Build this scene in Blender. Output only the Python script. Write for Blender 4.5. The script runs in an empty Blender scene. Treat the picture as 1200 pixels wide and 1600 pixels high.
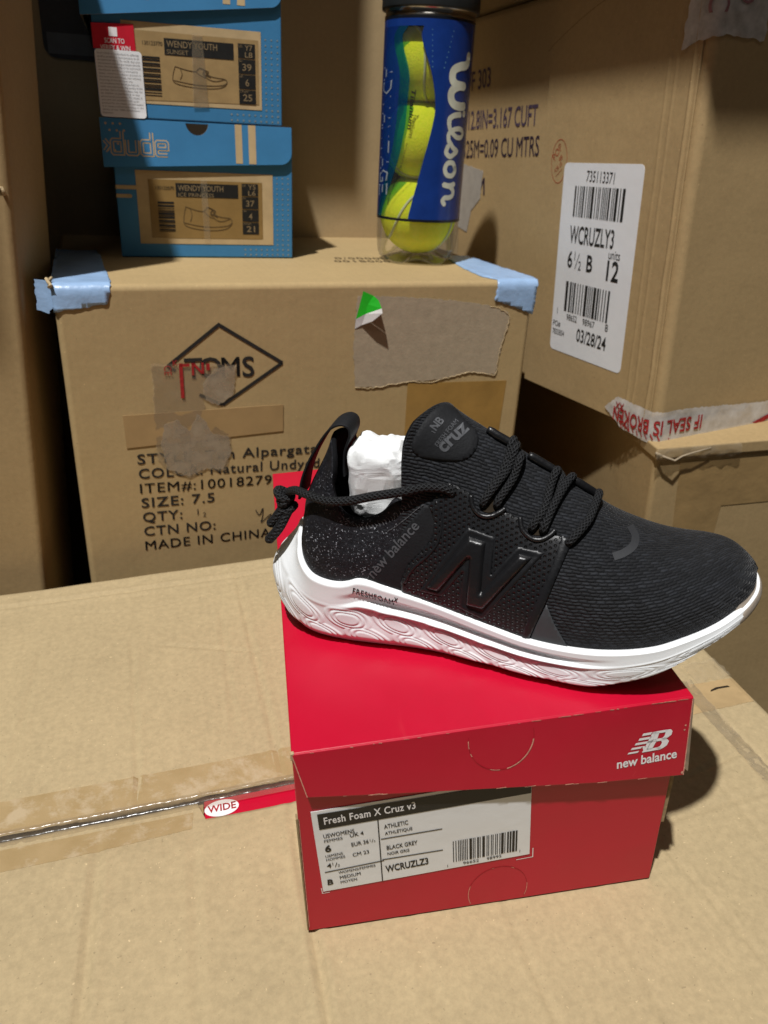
import bpy, bmesh, math, random
from mathutils import Vector, Matrix, noise
from mathutils.bvhtree import BVHTree
from math import sin, cos, pi, radians

random.seed(7)
S = 0.01                       # everything below is written in centimetres
scene = bpy.context.scene
COL = scene.collection

# ------------------------------------------------------------------ camera
PITCH, ROLL, FPX = 0.479483, -0.020147, 1213.256
CAM = Vector((4.206, -24.956, 36.665))
fw = Vector((0, cos(PITCH), -sin(PITCH)))
r0 = Vector((1, 0, 0)); u0 = r0.cross(fw)
rt = r0 * cos(ROLL) + u0 * sin(ROLL); up = u0 * cos(ROLL) - r0 * sin(ROLL)
cd = bpy.data.cameras.new('camera')
cam = bpy.data.objects.new('camera', cd); COL.objects.link(cam)
M = Matrix((rt, up, -fw)).transposed().to_4x4(); M.translation = CAM * S
cam.matrix_world = M
cd.sensor_fit = 'HORIZONTAL'; cd.lens = 5.7; cd.sensor_width = 1200 / FPX * 5.7
cd.clip_start = 0.01; cd.clip_end = 60
cd.dof.use_dof = True; cd.dof.focus_distance = 0.42; cd.dof.aperture_fstop = 3.0
scene.camera = cam

# ------------------------------------------------------------------ light
w = bpy.data.worlds.new('World'); scene.world = w; w.use_nodes = True
bg = w.node_tree.nodes['Background']
bg.inputs[0].default_value = (1.0, 0.97, 0.93, 1); bg.inputs[1].default_value = 0.016

def area(name, loc, target, size, watts, col=(1, .99, .975), shape='DISK', sy=None):
    l = bpy.data.lights.new(name, 'AREA'); l.shape = shape; l.size = size * S
    if sy: l.size_y = sy * S
    l.energy = watts; l.color = col
    o = bpy.data.objects.new(name, l); COL.objects.link(o)
    o.location = Vector(loc) * S
    o.rotation_euler = (Vector(target) - Vector(loc)).to_track_quat('-Z', 'Y').to_euler()
    return o
area('ceiling_lamp', (-62, -132, 490), (12, 14, 5), 14, 225)
area('fill_panel', (-20, -215, 430), (12, 20, 10), 110, 7, (1, .97, .93), 'RECTANGLE', 60)  # added soft fill light, not a fixture of the room

scene.view_settings.view_transform = 'Standard'
scene.view_settings.look = 'None'
scene.view_settings.exposure = 0.60
scene.view_settings.gamma = 1
scene.view_settings.use_curve_mapping = False
scene.render.engine = 'CYCLES'
scene.cycles.max_bounces = 10; scene.cycles.diffuse_bounces = 2
scene.cycles.transparent_max_bounces = 16

# ------------------------------------------------------------------ materials
class NT:
    def __init__(s, name):
        s.m = bpy.data.materials.new(name); s.m.use_nodes = True
        s.t = s.m.node_tree; s.b = s.t.nodes['Principled BSDF']; s.out = s.t.nodes['Material Output']
    def n(s, typ, **kw):
        nd = s.t.nodes.new(typ)
        for k, v in kw.items():
            if k.startswith('i_'):
                key = k[2:]
                key = int(key) if key.isdigit() else key.replace('_', ' ')
                s.set(nd.inputs[key], v)
            else: setattr(nd, k, v)
        return nd
    def set(s, inp, v):
        if isinstance(v, bpy.types.NodeSocket): s.t.links.new(v, inp)
        elif isinstance(v, bpy.types.Node): s.t.links.new(v.outputs[0], inp)
        else:
            if inp.type == 'RGBA' and len(v) == 3: v = (*v, 1)
            inp.default_value = v
    def p(s, **kw):
        for k, v in kw.items(): s.set(s.b.inputs[k.replace('_', ' ')], v)
    def obj(s, scale=(1, 1, 1)):
        tc = s.n('ShaderNodeTexCoord'); mp = s.n('ShaderNodeMapping')
        s.set(mp.inputs[0], tc.outputs['Object']); mp.inputs['Scale'].default_value = scale
        return mp.outputs[0]
    def uv(s, scale=(1, 1, 1)):
        tc = s.n('ShaderNodeTexCoord'); mp = s.n('ShaderNodeMapping')
        s.set(mp.inputs[0], tc.outputs['UV']); mp.inputs['Scale'].default_value = scale
        return mp.outputs[0]
    def noise(s, vec, scale, detail=3, rough=.55, dist=0):
        nd = s.n('ShaderNodeTexNoise'); s.set(nd.inputs['Vector'], vec)
        nd.inputs['Scale'].default_value = scale; nd.inputs['Detail'].default_value = detail
        nd.inputs['Roughness'].default_value = rough; nd.inputs['Distortion'].default_value = dist
        return nd.outputs[0]
    def ramp(s, fac, stops):
        nd = s.n('ShaderNodeValToRGB'); s.set(nd.inputs[0], fac)
        e = nd.color_ramp.elements
        while len(e) < len(stops): e.new(.5)
        for k, (p_, c) in enumerate(stops):
            e[k].position = p_; e[k].color = (*c, 1) if len(c) == 3 else c
        return nd.outputs[0]
    def rampv(s, fac, a, b):
        nd = s.n('ShaderNodeMapRange'); s.set(nd.inputs[0], fac)
        nd.inputs[1].default_value = a; nd.inputs[2].default_value = b
        return nd.outputs[0]
    def mix(s, f, a, b, mode='MIX'):
        nd = s.n('ShaderNodeMix', data_type='RGBA', blend_type=mode)
        s.set(nd.inputs[0], f); s.set(nd.inputs[6], a); s.set(nd.inputs[7], b)
        return nd.outputs[2]
    def math(s, op, a, b=0.0):
        nd = s.n('ShaderNodeMath', operation=op); s.set(nd.inputs[0], a); s.set(nd.inputs[1], b)
        return nd.outputs[0]
    def bump(s, h, strength=.3, dist=.001, normal=None):
        nd = s.n('ShaderNodeBump'); s.set(nd.inputs['Height'], h)
        nd.inputs['Strength'].default_value = strength; nd.inputs['Distance'].default_value = dist
        if normal: s.set(nd.inputs['Normal'], normal)
        return nd.outputs[0]

def cardboard(name, base=(.43, .295, .145), flute=(1, 0, 0), blotch=.5, rough=.75):
    t = NT(name)
    v = t.obj()
    big = t.noise(v, 9, 5, .6)
    mid = t.noise(v, 60, 4, .6)
    fib = t.noise(t.obj((1, 1, .35)), 900, 2, .6)
    st = t.noise(t.obj((1, .06, .06)), 34, 5, .65)      # drawn-out streaks left by rollers and rubbing
    scr = t.noise(t.obj((.10, 1, 1)), 70, 4, .7, 1.5)
    d = tuple(c * (1 - .22 * blotch) for c in base); l = tuple(min(1, c * (1 + .16 * blotch)) for c in base)
    c = t.ramp(big, [(.3, d), (.7, l)])
    c = t.mix(.35 * blotch, c, t.ramp(mid, [(.35, tuple(x * .82 for x in base)), (.68, tuple(x * 1.14 for x in base))]))
    c = t.mix(t.rampv(fib, .68, .78), c, tuple(x * .72 for x in base))
    c = t.mix(.17 * blotch, c, t.ramp(st, [(.36, tuple(x * .80 for x in base)), (.66, tuple(x * 1.18 for x in base))]))
    c = t.mix(t.math('MULTIPLY', t.rampv(scr, .66, .74), .35 * blotch), c, tuple(min(1, x * 1.35) for x in base))
    grn = t.noise(v, 240, 5, .75)
    c = t.mix(.5 * blotch, c, t.ramp(grn, [(.36, tuple(x * .80 for x in base)), (.64, tuple(min(1, x * 1.2) for x in base))]))
    spk = t.noise(v, 420, 2, .5)
    c = t.mix(t.rampv(spk, .72, .78), c, tuple(min(1, x * 1.45) for x in base))
    c = t.mix(t.rampv(spk, .30, .25), c, tuple(x * .72 for x in base))
    # fluting of the corrugated board telegraphs through as faint lines
    wv = t.n('ShaderNodeTexWave', wave_type='BANDS', bands_direction='X')
    t.set(wv.inputs['Vector'], t.obj(flute)); wv.inputs['Scale'].default_value = 46
    wv.inputs['Distortion'].default_value = .6; wv.inputs['Detail'].default_value = 1
    wave = wv.outputs[1]
    c = t.mix(.014, c, t.ramp(wave, [(0, tuple(x * .5 for x in base)), (1, tuple(min(1, x * 1.4) for x in base))]))
    b1 = t.bump(wave, .03, .0006)
    b2 = t.bump(mid, .16, .0009, b1)
    b3 = t.bump(big, .16, .008, b2)
    b4 = t.bump(fib, .16, .0004, b3)
    t.p(Base_Color=c, Roughness=rough, Normal=b4); t.b.inputs['Specular IOR Level'].default_value = .25
    return t.m

def plain(name, col, rough=.5, spec=.4, bump=None, var=.12, vscale=70, metal=0):
    t = NT(name); v = t.obj()
    nz = t.noise(v, vscale, 4, .6)
    c = t.ramp(nz, [(.3, tuple(x * (1 - var) for x in col)), (.7, tuple(min(1, x * (1 + var)) for x in col))])
    t.p(Base_Color=c, Roughness=rough, Metallic=metal); t.b.inputs['Specular IOR Level'].default_value = spec
    if bump: t.p(Normal=t.bump(t.noise(v, bump[0], 3, .6), bump[1], bump[2]))
    return t.m

def clear(name, tint=(1, 1, 1), gloss=.12, rough=.08, haze=0.0, hazecol=(.7, .7, .68), bump=None):
    """thin clear film: transparent + glossy, optionally milky"""
    t = NT(name); t.t.nodes.remove(t.b)
    tr = t.n('ShaderNodeBsdfTransparent'); tr.inputs[0].default_value = (*tint, 1)
    gl = t.n('ShaderNodeBsdfGlossy'); gl.inputs['Roughness'].default_value = rough
    fr = t.n('ShaderNodeFresnel'); fr.inputs[0].default_value = 1.45
    if bump:
        nb = t.bump(t.noise(t.obj(), bump[0], 3, .6), bump[1], bump[2])
        t.set(gl.inputs['Normal'], nb); t.set(fr.inputs['Normal'], nb)
    f = t.math('MULTIPLY', fr.outputs[0], gloss * 4)
    mx = t.n('ShaderNodeMixShader'); t.set(mx.inputs[0], f); t.set(mx.inputs[1], tr.outputs[0]); t.set(mx.inputs[2], gl.outputs[0])
    last = mx
    if haze:
        df = t.n('ShaderNodeBsdfDiffuse'); df.inputs[0].default_value = (*hazecol, 1)
        nz = t.math('ADD', t.math('MULTIPLY', t.rampv(t.noise(t.obj(), 70, 4, .6), .3, .7), .5), .5)
        m2 = t.n('ShaderNodeMixShader'); t.set(m2.inputs[0], t.math('MULTIPLY', nz, haze))
        t.set(m2.inputs[1], mx.outputs[0]); t.set(m2.inputs[2], df.outputs[0]); last = m2
    t.set(t.out.inputs[0], last.outputs[0])
    return t.m

KR = (.43, .295, .145)
M_BASE = cardboard('kraft_base', (.43, .333, .188), (1, 0, 0), .8)
M_TOMS = cardboard('kraft_printed', (.42, .30, .145), (1, 0, 0), .35)
M_RIGHT = cardboard('kraft_right', (.43, .30, .145), (0, 1, 0), .45)
M_LOW = cardboard('kraft_lower', (.40, .28, .135), (1, 0, 0), .5)
M_BACK = cardboard('kraft_back', (.40, .29, .155), (1, 0, 0), .3)
M_EDGE = plain('kraft_cut_edge', (.30, .22, .12), .85, .2, (600, .4, .0006), .25, 300)
M_DARK = plain('dark_interior', (.03, .022, .014), .9, .1)
M_INKB = plain('printing_ink', (.022, .02, .018), .7, .25, None, .4, 500)
M_INKP = plain('purple_ink', (.075, .05, .085), .8, .2, None, .35, 400)
M_INKR = plain('red_ink', (.34, .02, .02), .6, .3, None, .3, 300)
M_WHITE = plain('label_paper', (.80, .81, .82), .45, .4, (60, .12, .002), .03, 20)
M_BLK = plain('label_black', (.012, .012, .011), .5, .4, None, .2, 200)
M_RED = NT('red_box_paper'); v_ = M_RED.obj()
sc_ = M_RED.math('MULTIPLY', M_RED.rampv(M_RED.noise(M_RED.obj((1, .12, 1)), 110, 5, .75, .6), .64, .74), .30)
lo_ = M_RED.noise(v_, 14, 4, .6)
M_RED.p(Base_Color=M_RED.mix(sc_, M_RED.ramp(lo_, [(.3, (.47, .0018, .022)), (.7, (.53, .0025, .029))]), (.58, .04, .055)), Roughness=M_RED.math('ADD', M_RED.math('MULTIPLY', lo_, .25), .26), Normal=M_RED.bump(M_RED.math('ADD', M_RED.noise(v_, 9, 3), M_RED.math('MULTIPLY', M_RED.noise(v_, 500, 2), .02)), .22, .006))
M_RED.b.inputs['Specular IOR Level'].default_value = .45; M_RED = M_RED.m
M_REDD = plain('scored_line', (.62, .30, .22), .8, .2, None, .35, 500)
M_REDS = plain('pressed_line', (.40, .012, .022), .6, .3, None, .2, 300)
M_BLUEBOX = plain('blue_box_paper', (.045, .20, .40), .5, .35, (50, .1, .002), .06, 30)
M_TAN = plain('kraft_panel', (.40, .27, .125), .7, .25, None, .1, 60)
M_TANL = plain('kraft_light', (.50, .37, .20), .7, .25, None, .1, 60)
M_TANTAPE = plain('taped_kraft', (.27, .17, .06), .25, .5, (40, .1, .002), .08, 50)
M_WPRINT = plain('white_print', (.82, .80, .80), .5, .35, None, .03, 30)
M_FLOOR = plain('concrete_floor', (.05, .047, .042), .8, .3, (40, .3, .002), .2, 6)
M_TORN = plain('torn_paper', (.385, .31, .215), .9, .1, (350, .25, .0008), .09, 120)
M_TORNL = plain('torn_paper_edge', (.50, .38, .22), .9, .1, (500, .6, .0015), .25, 260)
M_BLUETAPE = plain('blue_tape', (.30, .45, .68), .33, .5, (110, .3, .002), .10, 50)
M_GREEN = plain('green_sticker', (.02, .42, .02), .3, .5, (60, .2, .002), .08, 60)
M_BRTAPE = plain('brown_tape', (.33, .19, .05), .3, .5, (90, .15, .002), .18, 25)
M_PALETAPE = plain('paper_tape', (.36, .235, .105), .6, .3, None, .08, 40)
M_CLEARTAPE = clear('clear_tape', (.995, .985, .965), .10, .15, .22, (.58, .49, .35), (90, .3, .003))
M_MILKY = clear('milky_tape', (.97, .96, .94), .08, .25, .62, (.47, .385, .28), (60, .25, .003))
M_SILVER = clear('shiny_tape', (.93, .91, .87), .25, .18, .2, (.42, .36, .28), (90, .15, .003))

# ------------------------------------------------------------------ builders
def tag(o, label, cat, group=None):
    o['label'] = label; o['category'] = cat
    if group: o['group'] = group
    return o

def thing(name, label, cat, mat_cm, group=None):
    o = bpy.data.objects.new(name, None); COL.objects.link(o)
    o.empty_display_size = .02
    m = mat_cm.copy(); m.translation = mat_cm.translation * S
    o.matrix_world = m
    return tag(o, label, cat, group)

def frame(loc, x=None, z=None, yaw=0.0, pit=0.0, rol=0.0):
    m = Matrix.Rotation(yaw, 4, 'Z') @ Matrix.Rotation(pit, 4, 'X') @ Matrix.Rotation(rol, 4, 'Y')
    m.translation = Vector(loc)
    return m

def mesh(name, verts, faces, mats, parent=None, smooth=False, uv=None, mi=None, fix=True):
    me = bpy.data.meshes.new(name)
    me.from_pydata([Vector(v) * S for v in verts], [], faces)
    if not isinstance(mats, (list, tuple)): mats = [mats]
    for m in mats: me.materials.append(m)
    if mi: me.polygons.foreach_set('material_index', mi)
    if uv:
        ul = me.uv_layers.new(name='UVMap')
        for lp in me.loops: ul.data[lp.index].uv = uv[lp.vertex_index]
    if fix:
        bm = bmesh.new(); bm.from_mesh(me); bmesh.ops.recalc_face_normals(bm, faces=bm.faces); bm.to_mesh(me); bm.free()
    me.polygons.foreach_set('use_smooth', [smooth] * len(me.polygons))
    me.update()
    o = bpy.data.objects.new(name, me); COL.objects.link(o)
    if parent: o.parent = parent
    return o

class MB:
    def __init__(s): s.v = []; s.f = []; s.mi = []
    def add(s, v, f, k=0):
        n = len(s.v); s.v += [Vector(x) for x in v]; s.f += [[i + n for i in q] for q in f]; s.mi += [k] * len(f)
    def box(s, x0, x1, y0, y1, z0, z1, k=0):
        s.hexa([(x0, y0, z0), (x1, y0, z0), (x1, y1, z0), (x0, y1, z0), (x0, y0, z1), (x1, y0, z1), (x1, y1, z1), (x0, y1, z1)], k)
    def hexa(s, v, k=0):
        s.add(v, [(0, 3, 2, 1), (4, 5, 6, 7), (0, 1, 5, 4), (1, 2, 6, 5), (2, 3, 7, 6), (3, 0, 4, 7)], k)
    def build(s, name, mats, parent=None, smooth=False, bevel=0, seg=2):
        o = mesh(name, s.v, s.f, mats, parent, smooth, None, s.mi)
        if bevel:
            b = o.modifiers.new('bevel', 'BEVEL'); b.width = bevel * S; b.segments = seg; b.limit_method = 'ANGLE'; b.harden_normals = smooth
        return o

def spline(pts, n, closed=False):
    pts = [Vector(p) for p in pts]; m = len(pts); out = []
    cnt = m if closed else m - 1
    def g(i): return pts[i % m] if closed else pts[max(0, min(m - 1, i))]
    # chord-length resample
    raw = []
    for i in range(cnt):
        a, b, c, d = g(i - 1), g(i), g(i + 1), g(i + 2)
        for k in range(12):
            t = k / 12
            raw.append(.5 * ((2 * b) + (c - a) * t + (2 * a - 5 * b + 4 * c - d) * t * t + (3 * b - a - 3 * c + d) * t ** 3))
    raw.append(pts[0].copy() if closed else pts[-1].copy())
    L = [0]
    for i in range(1, len(raw)): L.append(L[-1] + (raw[i] - raw[i - 1]).length)
    tot = L[-1]; j = 0
    N = n if closed else n - 1
    for k in range(n):
        d = tot * k / N
        while j < len(L) - 2 and L[j + 1] < d: j += 1
        f = (d - L[j]) / max(1e-9, L[j + 1] - L[j])
        out.append(raw[j].lerp(raw[j + 1], min(1, f)))
    return out

def interp(x, xs, ys):
    if x <= xs[0]: return ys[0]
    for i in range(1, len(xs)):
        if x <= xs[i]:
            f = (x - xs[i - 1]) / (xs[i] - xs[i - 1]); return ys[i - 1] + f * (ys[i] - ys[i - 1])
    return ys[-1]
def sinterp(x, xs, ys):
    """smooth (Catmull-Rom) interpolation"""
    if x <= xs[0]: return ys[0]
    if x >= xs[-1]: return ys[-1]
    for i in range(1, len(xs)):
        if x <= xs[i]: break
    i -= 1
    def sl(k):
        if k <= 0: return (ys[1] - ys[0]) / (xs[1] - xs[0])
        if k >= len(xs) - 1: return (ys[-1] - ys[-2]) / (xs[-1] - xs[-2])
        return (ys[k + 1] - ys[k - 1]) / (xs[k + 1] - xs[k - 1])
    h = xs[i + 1] - xs[i]; t = (x - xs[i]) / h
    return ((2 * t ** 3 - 3 * t * t + 1) * ys[i] + (t ** 3 - 2 * t * t + t) * h * sl(i) +
            (-2 * t ** 3 + 3 * t * t) * ys[i + 1] + (t ** 3 - t * t) * h * sl(i + 1))
def sstep(a, b, x):
    t = max(0, min(1, (x - a) / (b - a))); return t * t * (3 - 2 * t)

def tube(pts, rad, seg=10, flat=1.0, close=True):
    """swept tube; returns verts, faces, uv"""
    pts = [Vector(p) for p in pts]; n = len(pts); V = []; F = []; U = []
    t0 = (pts[1] - pts[0]).normalized()
    nrm = t0.orthogonal().normalized(); L = 0
    for i, p in enumerate(pts):
        t = (pts[min(n - 1, i + 1)] - pts[max(0, i - 1)]).normalized()
        nrm = (nrm - t * nrm.dot(t)).normalized(); b = t.cross(nrm)
        r = rad(i / (n - 1)) if callable(rad) else rad
        if i: L += (p - pts[i - 1]).length
        for k in range(seg):
            a = 2 * pi * k / seg
            V.append(p + nrm * cos(a) * r + b * sin(a) * r * flat); U.append((k / seg, L))
    for i in range(n - 1):
        for k in range(seg):
            k2 = (k + 1) % seg
            F.append((i * seg + k, i * seg + k2, (i + 1) * seg + k2, (i + 1) * seg + k))
    if close:
        F.append(tuple(range(seg - 1, -1, -1))); F.append(tuple((n - 1) * seg + k for k in range(seg)))
    return V, F, U

# ---- printing: flat shapes in (u, v), laid on a surface by a mapping function
_fc = {}
def glyphs(s, bold=0.0, shear=0.0, space=1.0):
    key = (s, bold, shear, space)
    if key in _fc: return _fc[key]
    c = bpy.data.curves.new('t', 'FONT'); c.body = s; c.size = 1; c.resolution_u = 3; c.shear = shear; c.space_character = space
    if bold: c.offset = bold
    o = bpy.data.objects.new('t', c); COL.objects.link(o)
    dg = bpy.context.evaluated_depsgraph_get(); dg.update()
    me = bpy.data.meshes.new_from_object(o.evaluated_get(dg))
    vs = [(v.co.x, v.co.y) for v in me.vertices]; fs = [tuple(p.vertices) for p in me.polygons]
    bpy.data.objects.remove(o); bpy.data.curves.remove(c); bpy.data.meshes.remove(me)
    _fc[key] = (vs, fs); return vs, fs
CAPH = max(v[1] for v in glyphs('H')[0])

class Ink:
    def __init__(s): s.v = []; s.f = []
    def poly(s, pts):
        n = len(s.v); s.v += [tuple(p) for p in pts]; s.f.append(tuple(range(n, n + len(pts))))
    def rect(s, x0, x1, y0, y1): s.poly([(x0, y0), (x1, y0), (x1, y1), (x0, y1)])
    def text(s, txt, x0, y0, h, x1=None, y1=None, bold=0.0, shear=0.0, space=1.0, wide=1.0):
        if bold and 'M' in txt:
            d = bold * h * .9
            for q in (-d, 0, d): s.text1(txt, x0 + q, y0, h, None if x1 is None else x1 + q, y1, 0.0, shear, space, wide)
        else: s.text1(txt, x0, y0, h, x1, y1, bold, shear, space, wide)
    def text1(s, txt, x0, y0, h, x1=None, y1=None, bold=0.0, shear=0.0, space=1.0, wide=1.0, cond=None):
        """left end of the baseline at (x0,y0); cap height h; right end at (x1,y1)"""
        vs, fs = glyphs(txt, bold, shear, space)
        mn = min(v[0] for v in vs); mx = max(v[0] for v in vs)
        k = h / CAPH; kx = k * wide
        ang = 0
        if x1 is not None:
            yy = y0 if y1 is None else y1
            kx = math.hypot(x1 - x0, yy - y0) / (mx - mn); ang = math.atan2(yy - y0, x1 - x0)
        n = len(s.v)
        for a, b in vs:
            X = (a - mn) * kx; Y = b * k
            s.v.append((x0 + X * cos(ang) - Y * sin(ang), y0 + X * sin(ang) + Y * cos(ang)))
        s.f += [tuple(i + n for i in f) for f in fs]
    def line(s, pts, wd, closed=False, n=0):
        if n: pts = [(q.x, q.y) for q in spline([(a, b, 0) for a, b in pts], n, closed)]
        pts = [Vector((a, b)) for a, b in pts]; m = len(pts); L = []; R = []
        for i, p in enumerate(pts):
            if closed: a, b = pts[i - 1], pts[(i + 1) % m]
            else: a, b = pts[max(0, i - 1)], pts[min(m - 1, i + 1)]
            d1 = (p - a).normalized() if (p - a).length > 1e-9 else (b - p).normalized()
            d2 = (b - p).normalized() if (b - p).length > 1e-9 else d1
            t = (d1 + d2)
            t = t.normalized() if t.length > 1e-6 else d1
            nn = Vector((-t.y, t.x)); k = 1 / max(.5, nn.dot(Vector((-d1.y, d1.x))))
            L.append(p + nn * wd / 2 * k); R.append(p - nn * wd / 2 * k)
        n0 = len(s.v); s.v += [tuple(q) for q in L] + [tuple(q) for q in R]
        for i in range(m if closed else m - 1):
            j = (i + 1) % m; s.f.append((n0 + i, n0 + m + i, n0 + m + j, n0 + j))
    def disc(s, x, y, r, n=10): s.poly([(x + r * cos(2 * pi * k / n), y + r * sin(2 * pi * k / n)) for k in range(n)])
    def barcode(s, x0, x1, y0, y1, seed, n=60, horiz=False):
        rr = random.Random(seed); x = 0; out = []
        while x < n:
            wd = rr.choice((1, 1, 2, 3)); out.append((x, x + wd)); x += wd + rr.choice((1, 1, 2, 2))
        k = 1 / out[-1][1]
        for a, b in out:
            if horiz: s.rect(x0, x1, y0 + a * k * (y1 - y0), y0 + b * k * (y1 - y0))
            else: s.rect(x0 + a * k * (x1 - x0), x0 + b * k * (x1 - x0), y0, y1)
    def build(s, name, mat, parent, fn, grid=None):
        v, f = s.v, s.f
        if grid:
            bm = bmesh.new(); vs = [bm.verts.new((a, b, 0)) for a, b in v]
            for q in f:
                try: bm.faces.new([vs[i] for i in q])
                except ValueError: pass
            for ax in (0, 1):
                lo = min(p[ax] for p in v); hi = max(p[ax] for p in v)
                for k in range(1, int((hi - lo) / grid) + 1):
                    co = [0, 0, 0]; co[ax] = lo + k * grid; no = [0, 0, 0]; no[ax] = 1
                    bmesh.ops.bisect_plane(bm, geom=bm.verts[:] + bm.edges[:] + bm.faces[:], plane_co=co, plane_no=no, dist=1e-6)
            bmesh.ops.triangulate(bm, faces=[q for q in bm.faces if len(q.verts) > 4])
            bm.verts.index_update()
            v = [(q.co.x, q.co.y) for q in bm.verts]; f = [[w_.index for w_ in q.verts] for q in bm.faces]; bm.free()
        return mesh(name, [fn(a, b) for a, b in v], f, mat, parent, fix=False)

def sheet(name, pts, mat, parent, fn, lift, grid=None, thick=0.0, jag=0.0, seed=1, wob=0.0, hfn=None, smooth=False):
    """a label or strip of tape: an outline in (u,v), optionally ragged, cut into a grid; fn(u,v,lift)"""
    rr = random.Random(seed)
    if jag:
        q = []
        m = len(pts)
        for i in range(m):
            a = Vector(pts[i]); b = Vector(pts[(i + 1) % m]); L = (b - a).length; n = max(1, int(L / (jag * 3)))
            nn = Vector((-(b - a).y, (b - a).x)).normalized()
            for k in range(n):
                q.append(a.lerp(b, k / n) + nn * (rr.uniform(-jag, jag) if k else 0))
        pts = [(v.x, v.y) for v in q]
    bm = bmesh.new()
    vs = [bm.verts.new((a, b, 0)) for a, b in pts]
    bm.faces.new(vs)
    if grid:
        for ax in (0, 1):
            lo = min(p[ax] for p in pts); hi = max(p[ax] for p in pts)
            n = int((hi - lo) / grid)
            for k in range(1, n + 1):
                co = [0, 0, 0]; co[ax] = lo + k * grid; no = [0, 0, 0]; no[ax] = 1
                if co[ax] < hi - 1e-4:
                    bmesh.ops.bisect_plane(bm, geom=bm.verts[:] + bm.edges[:] + bm.faces[:], plane_co=co, plane_no=no, dist=1e-5)
    bmesh.ops.triangulate(bm, faces=[f for f in bm.faces if len(f.verts) > 4])
    bm.verts.index_update()
    V = [(v.co.x, v.co.y) for v in bm.verts]; F = [[v.index for v in f.verts] for f in bm.faces]
    be = [(e.verts[0].index, e.verts[1].index) for e in bm.edges if e.is_boundary]
    bm.free()
    def L(a, b):
        if hfn: return lift + hfn(a, b)
        return lift + (wob * noise.noise(Vector((a * .9, b * .9, seed))) + wob if wob else 0)
    P = [fn(a, b, L(a, b)) for a, b in V]; UVS = list(V)
    if thick:
        idx = {}
        for i, j in be:
            for k in (i, j):
                if k not in idx: idx[k] = len(P); UVS.append(V[k]); P.append(fn(V[k][0], V[k][1], lift - thick))
        F += [[i, j, idx[j], idx[i]] for i, j in be]
    return mesh(name, P, F, mat, parent, smooth=bool(wob) or smooth, uv=UVS)

def rrect(x0, x1, y0, y1, r, n=5):
    out = []
    for cx, cy, a0 in ((x1 - r, y0 + r, -pi / 2), (x1 - r, y1 - r, 0), (x0 + r, y1 - r, pi / 2), (x0 + r, y0 + r, pi)):
        for k in range(n + 1):
            a = a0 + pi / 2 * k / n; out.append((cx + r * cos(a), cy + r * sin(a)))
    return out

def carton_body(parent, wd, dp, h, mat, r=.45, name='body', z0=0.0, x0=0.0, y0=0.0):
    """rounded, very slightly bulged closed carton; corner at origin, front face y=0"""
    m = MB(); m.box(x0, x0 + wd, y0, y0 + dp, z0, z0 + h)
    return m.build(name, mat, parent, True, r, 3)

# ------------------------------------------------------------------ setting
fl = mesh('floor', [(-600, -600, -30), (600, -600, -30), (600, 600, -30), (-600, 600, -30)], [(0, 1, 2, 3)], M_FLOOR)
fl['kind'] = 'structure'

# ---- the carton everything stands on: two top flaps with a gap along the seam
BASE = frame((-1.87, 10.17, 0), yaw=radians(13.4))
base = thing('carton', 'big creased brown carton under the red shoe box, seam across its top', 'carton', BASE)
UL, UR, VF, VB = -30.0, 32.4, -29.0, 27.6
b = MB()
b.box(UL + .1, UR - .1, VF + .1, VF + .5, -30, -.42); b.box(UL + .1, UR - .1, VB - .5, VB - .1, -30, -.42)
b.box(UL + .1, UL + .5, VF + .5, VB - .5, -30, -.42); b.box(UR - .5, UR - .1, VF + .5, VB - .5, -30, -.42)
b.box(UL + .5, UR - .5, VF + .5, VB - .5, -30, -29.5)
b.build('side_wall', M_BASE, base)

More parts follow.
